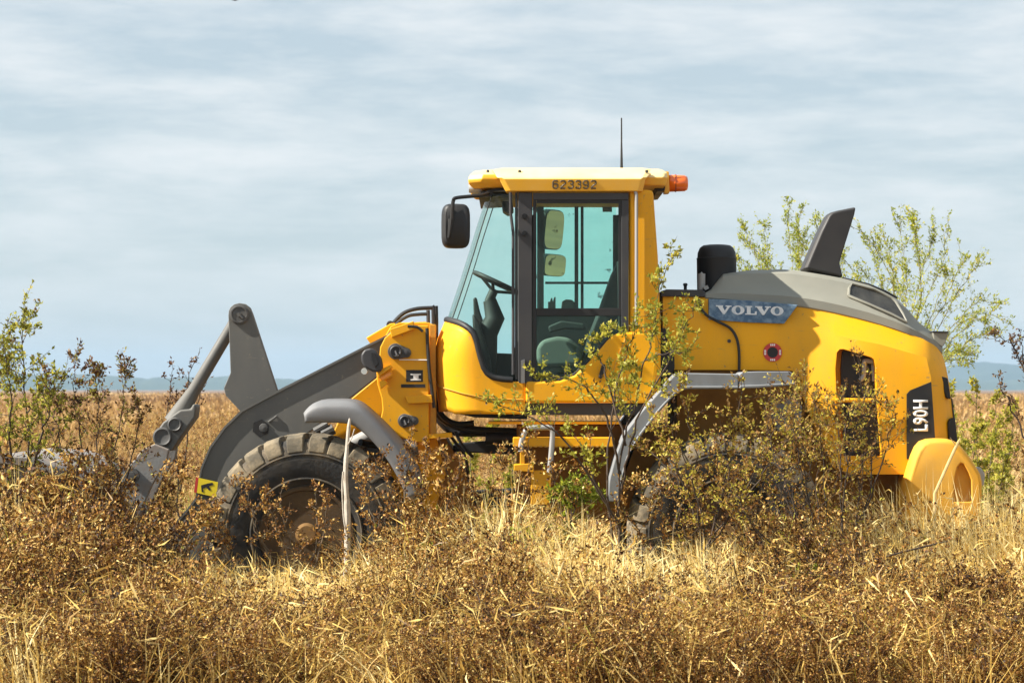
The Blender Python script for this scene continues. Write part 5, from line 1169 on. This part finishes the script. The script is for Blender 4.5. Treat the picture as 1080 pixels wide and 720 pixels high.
# willow-like trees behind the machine
wl_ = [[(915, 560, 6.0), (905, 450, 6.0), (905, 380, 6.0), (890, 300, 6.1), (868, 240, 6.2)], [(915, 540, 6.0), (930, 430, 6.2), (945, 340, 6.4), (955, 280, 6.5), (945, 232, 6.5)], [(915, 540, 6.0), (940, 420, 5.8), (962, 330, 5.6), (978, 270, 5.6), (986, 240, 5.6)],
       [(915, 530, 6.0), (950, 420, 6.0), (985, 340, 6.0), (1010, 290, 6.1), (1014, 272, 6.1)], [(915, 520, 6.0), (960, 410, 6.3), (1000, 350, 6.5), (1030, 320, 6.6), (1052, 320, 6.6)], [(915, 520, 6.0), (935, 400, 6.5), (935, 330, 6.8), (925, 280, 7.0), (915, 258, 7.0)], [(920, 500, 6.0), (970, 410, 5.7), (1010, 370, 5.5), (1040, 350, 5.4), (1055, 352, 5.4)],
       [(915, 520, 6.0), (945, 400, 6.1), (970, 320, 6.2), (966, 255, 6.2), (960, 228, 6.2)], [(930, 470, 6.0), (975, 400, 6.4), (1000, 375, 6.6), (1020, 375, 6.6)]]
shrub('willow_tree', 'airy yellow-green willow tree rising behind the sloping end of the hood', 'tree', more(wl_, 2, 34, 24, 5), WILLOW, SHOOT, .007, 10, (.10, .34), 6, (.020, .040), 41, tint=(.5, .25), start=.38, width=.40, up=2.2, second=1, foliage='crown')
wl2 = [[(842, 560, 7.0), (838, 430, 7.0), (826, 330, 7.0), (808, 280, 7.1), (783, 252, 7.1)], [(842, 540, 7.0), (842, 400, 7.2), (838, 300, 7.3), (832, 240, 7.4), (833, 214, 7.4)], [(842, 540, 7.0), (850, 400, 6.8), (858, 320, 6.7), (862, 260, 6.7), (860, 232, 6.7)], [(842, 520, 7.0), (828, 380, 6.8), (815, 300, 6.6), (808, 258, 6.6), (806, 238, 6.6)], [(842, 520, 7.0), (848, 380, 7.4), (846, 310, 7.6), (846, 262, 7.6)], [(842, 500, 7.0), (822, 380, 7.2), (800, 310, 7.3), (780, 280, 7.3)]]
shrub('willow_tree', 'smaller pale willow tree between the black air cleaner and the exhaust fin', 'tree', more(wl2, 2, 26, 22, 6), WILLOW, SHOOT, .006, 9, (.10, .28), 5, (.020, .038), 42, tint=(.45, .22), start=.4, width=.40, up=2.2, second=1, foliage='crown')
# whitened stake and loose stems
stk = thing('dead_stake', 'whitened upright dead stem in front of the front wheel', 'dead stem', Vector((W(366, 640, -1.6).x, -1.6, 0)))
MB().tube(smooth_path([W(363.5, 640, -1.6), W(366, 590, -1.6), W(366.5, 540, -1.6), W(364.5, 500, -1.6), W(367, 460, -1.6), W(369, 441, -1.6)], 5), [.024] * 6 + [.022] * 6 + [.017] * 6 + [.013] * 5 + [.011, .009, .007], 8).build('stem', PALE, stk)
MB().tube(smooth_path([W(365, 560, -1.62), W(362.5, 545, -1.63), W(361, 515, -1.63), W(362, 497, -1.63)], 5), .006, 6).tube([W(366, 470, -1.6), W(371, 462, -1.65), W(374, 452, -1.66)], .004, 5).build('bark_strip', PALE, stk)
stems = [('long bare twig arching across the right foreground weeds', [(806, 640, -3.2), (860, 612, -3.2), (930, 588, -3.1), (1000, 570, -3.0)], .006, 'd'), ('pale broken stalk leaning in the lower middle foreground', [(533, 735, -4.2), (556, 668, -4.1), (580, 630, -4.0), (596, 588, -4.0)], .008, 'p'),
         ('pale straw stalk lying across the grey counterweight side', [(986, 520, -1.9), (1004, 480, -1.8), (1013, 462, -1.8)], .010, 'p'), ('thin dark stem standing in the lower right foreground', [(962, 720, -4.0), (961, 665, -4.0), (962, 632, -4.0)], .006, 'd'),
         ('dark slender stem standing between the wheels in the foreground', [(676, 712, -3.8), (678, 640, -3.7), (677, 572, -3.6)], .006, 'd'), ('pale bent stalk in the straw beneath the whitened stem', [(352, 720, -3.0), (356, 660, -2.9), (350, 622, -2.8), (366, 596, -2.7)], .008, 'p'),
         ('pale stalk slanting through the weeds at the lower left', [(38, 720, -4.0), (62, 670, -3.9), (78, 648, -3.8)], .007, 'p'), ('pale forked stalk in the lower centre-right straw', [(610, 715, -4.2), (626, 690, -4.1), (634, 655, -4.1)], .007, 'p')]
for lab, pts, r_, c_ in stems:
    p = [W(*j) for j in pts]; b = thing('dry_stalk', lab, 'stalk', Vector((p[0].x, p[0].y, 0)), 'single dry stalks in the weeds'); k = smooth_path(p, 5)
    ext = [Vector((p[0].x, p[0].y, -.02))] if p[0].z > .02 else []
    mb = MB().tube(ext + k, [r_] * (len(ext) + len(k) - 2) + [r_ * .7, r_ * .4], 6)
    for q in (7, 11): 
        if q < len(k): mb.tube([k[q], k[q] + Vector((random.uniform(-.1, .1), random.uniform(-.05, .05), random.uniform(.05, .14)))], [r_ * .5, r_ * .2], 5)
    mb.build('stem', TAN if c_ == 'p' else BARK_DARK, b)
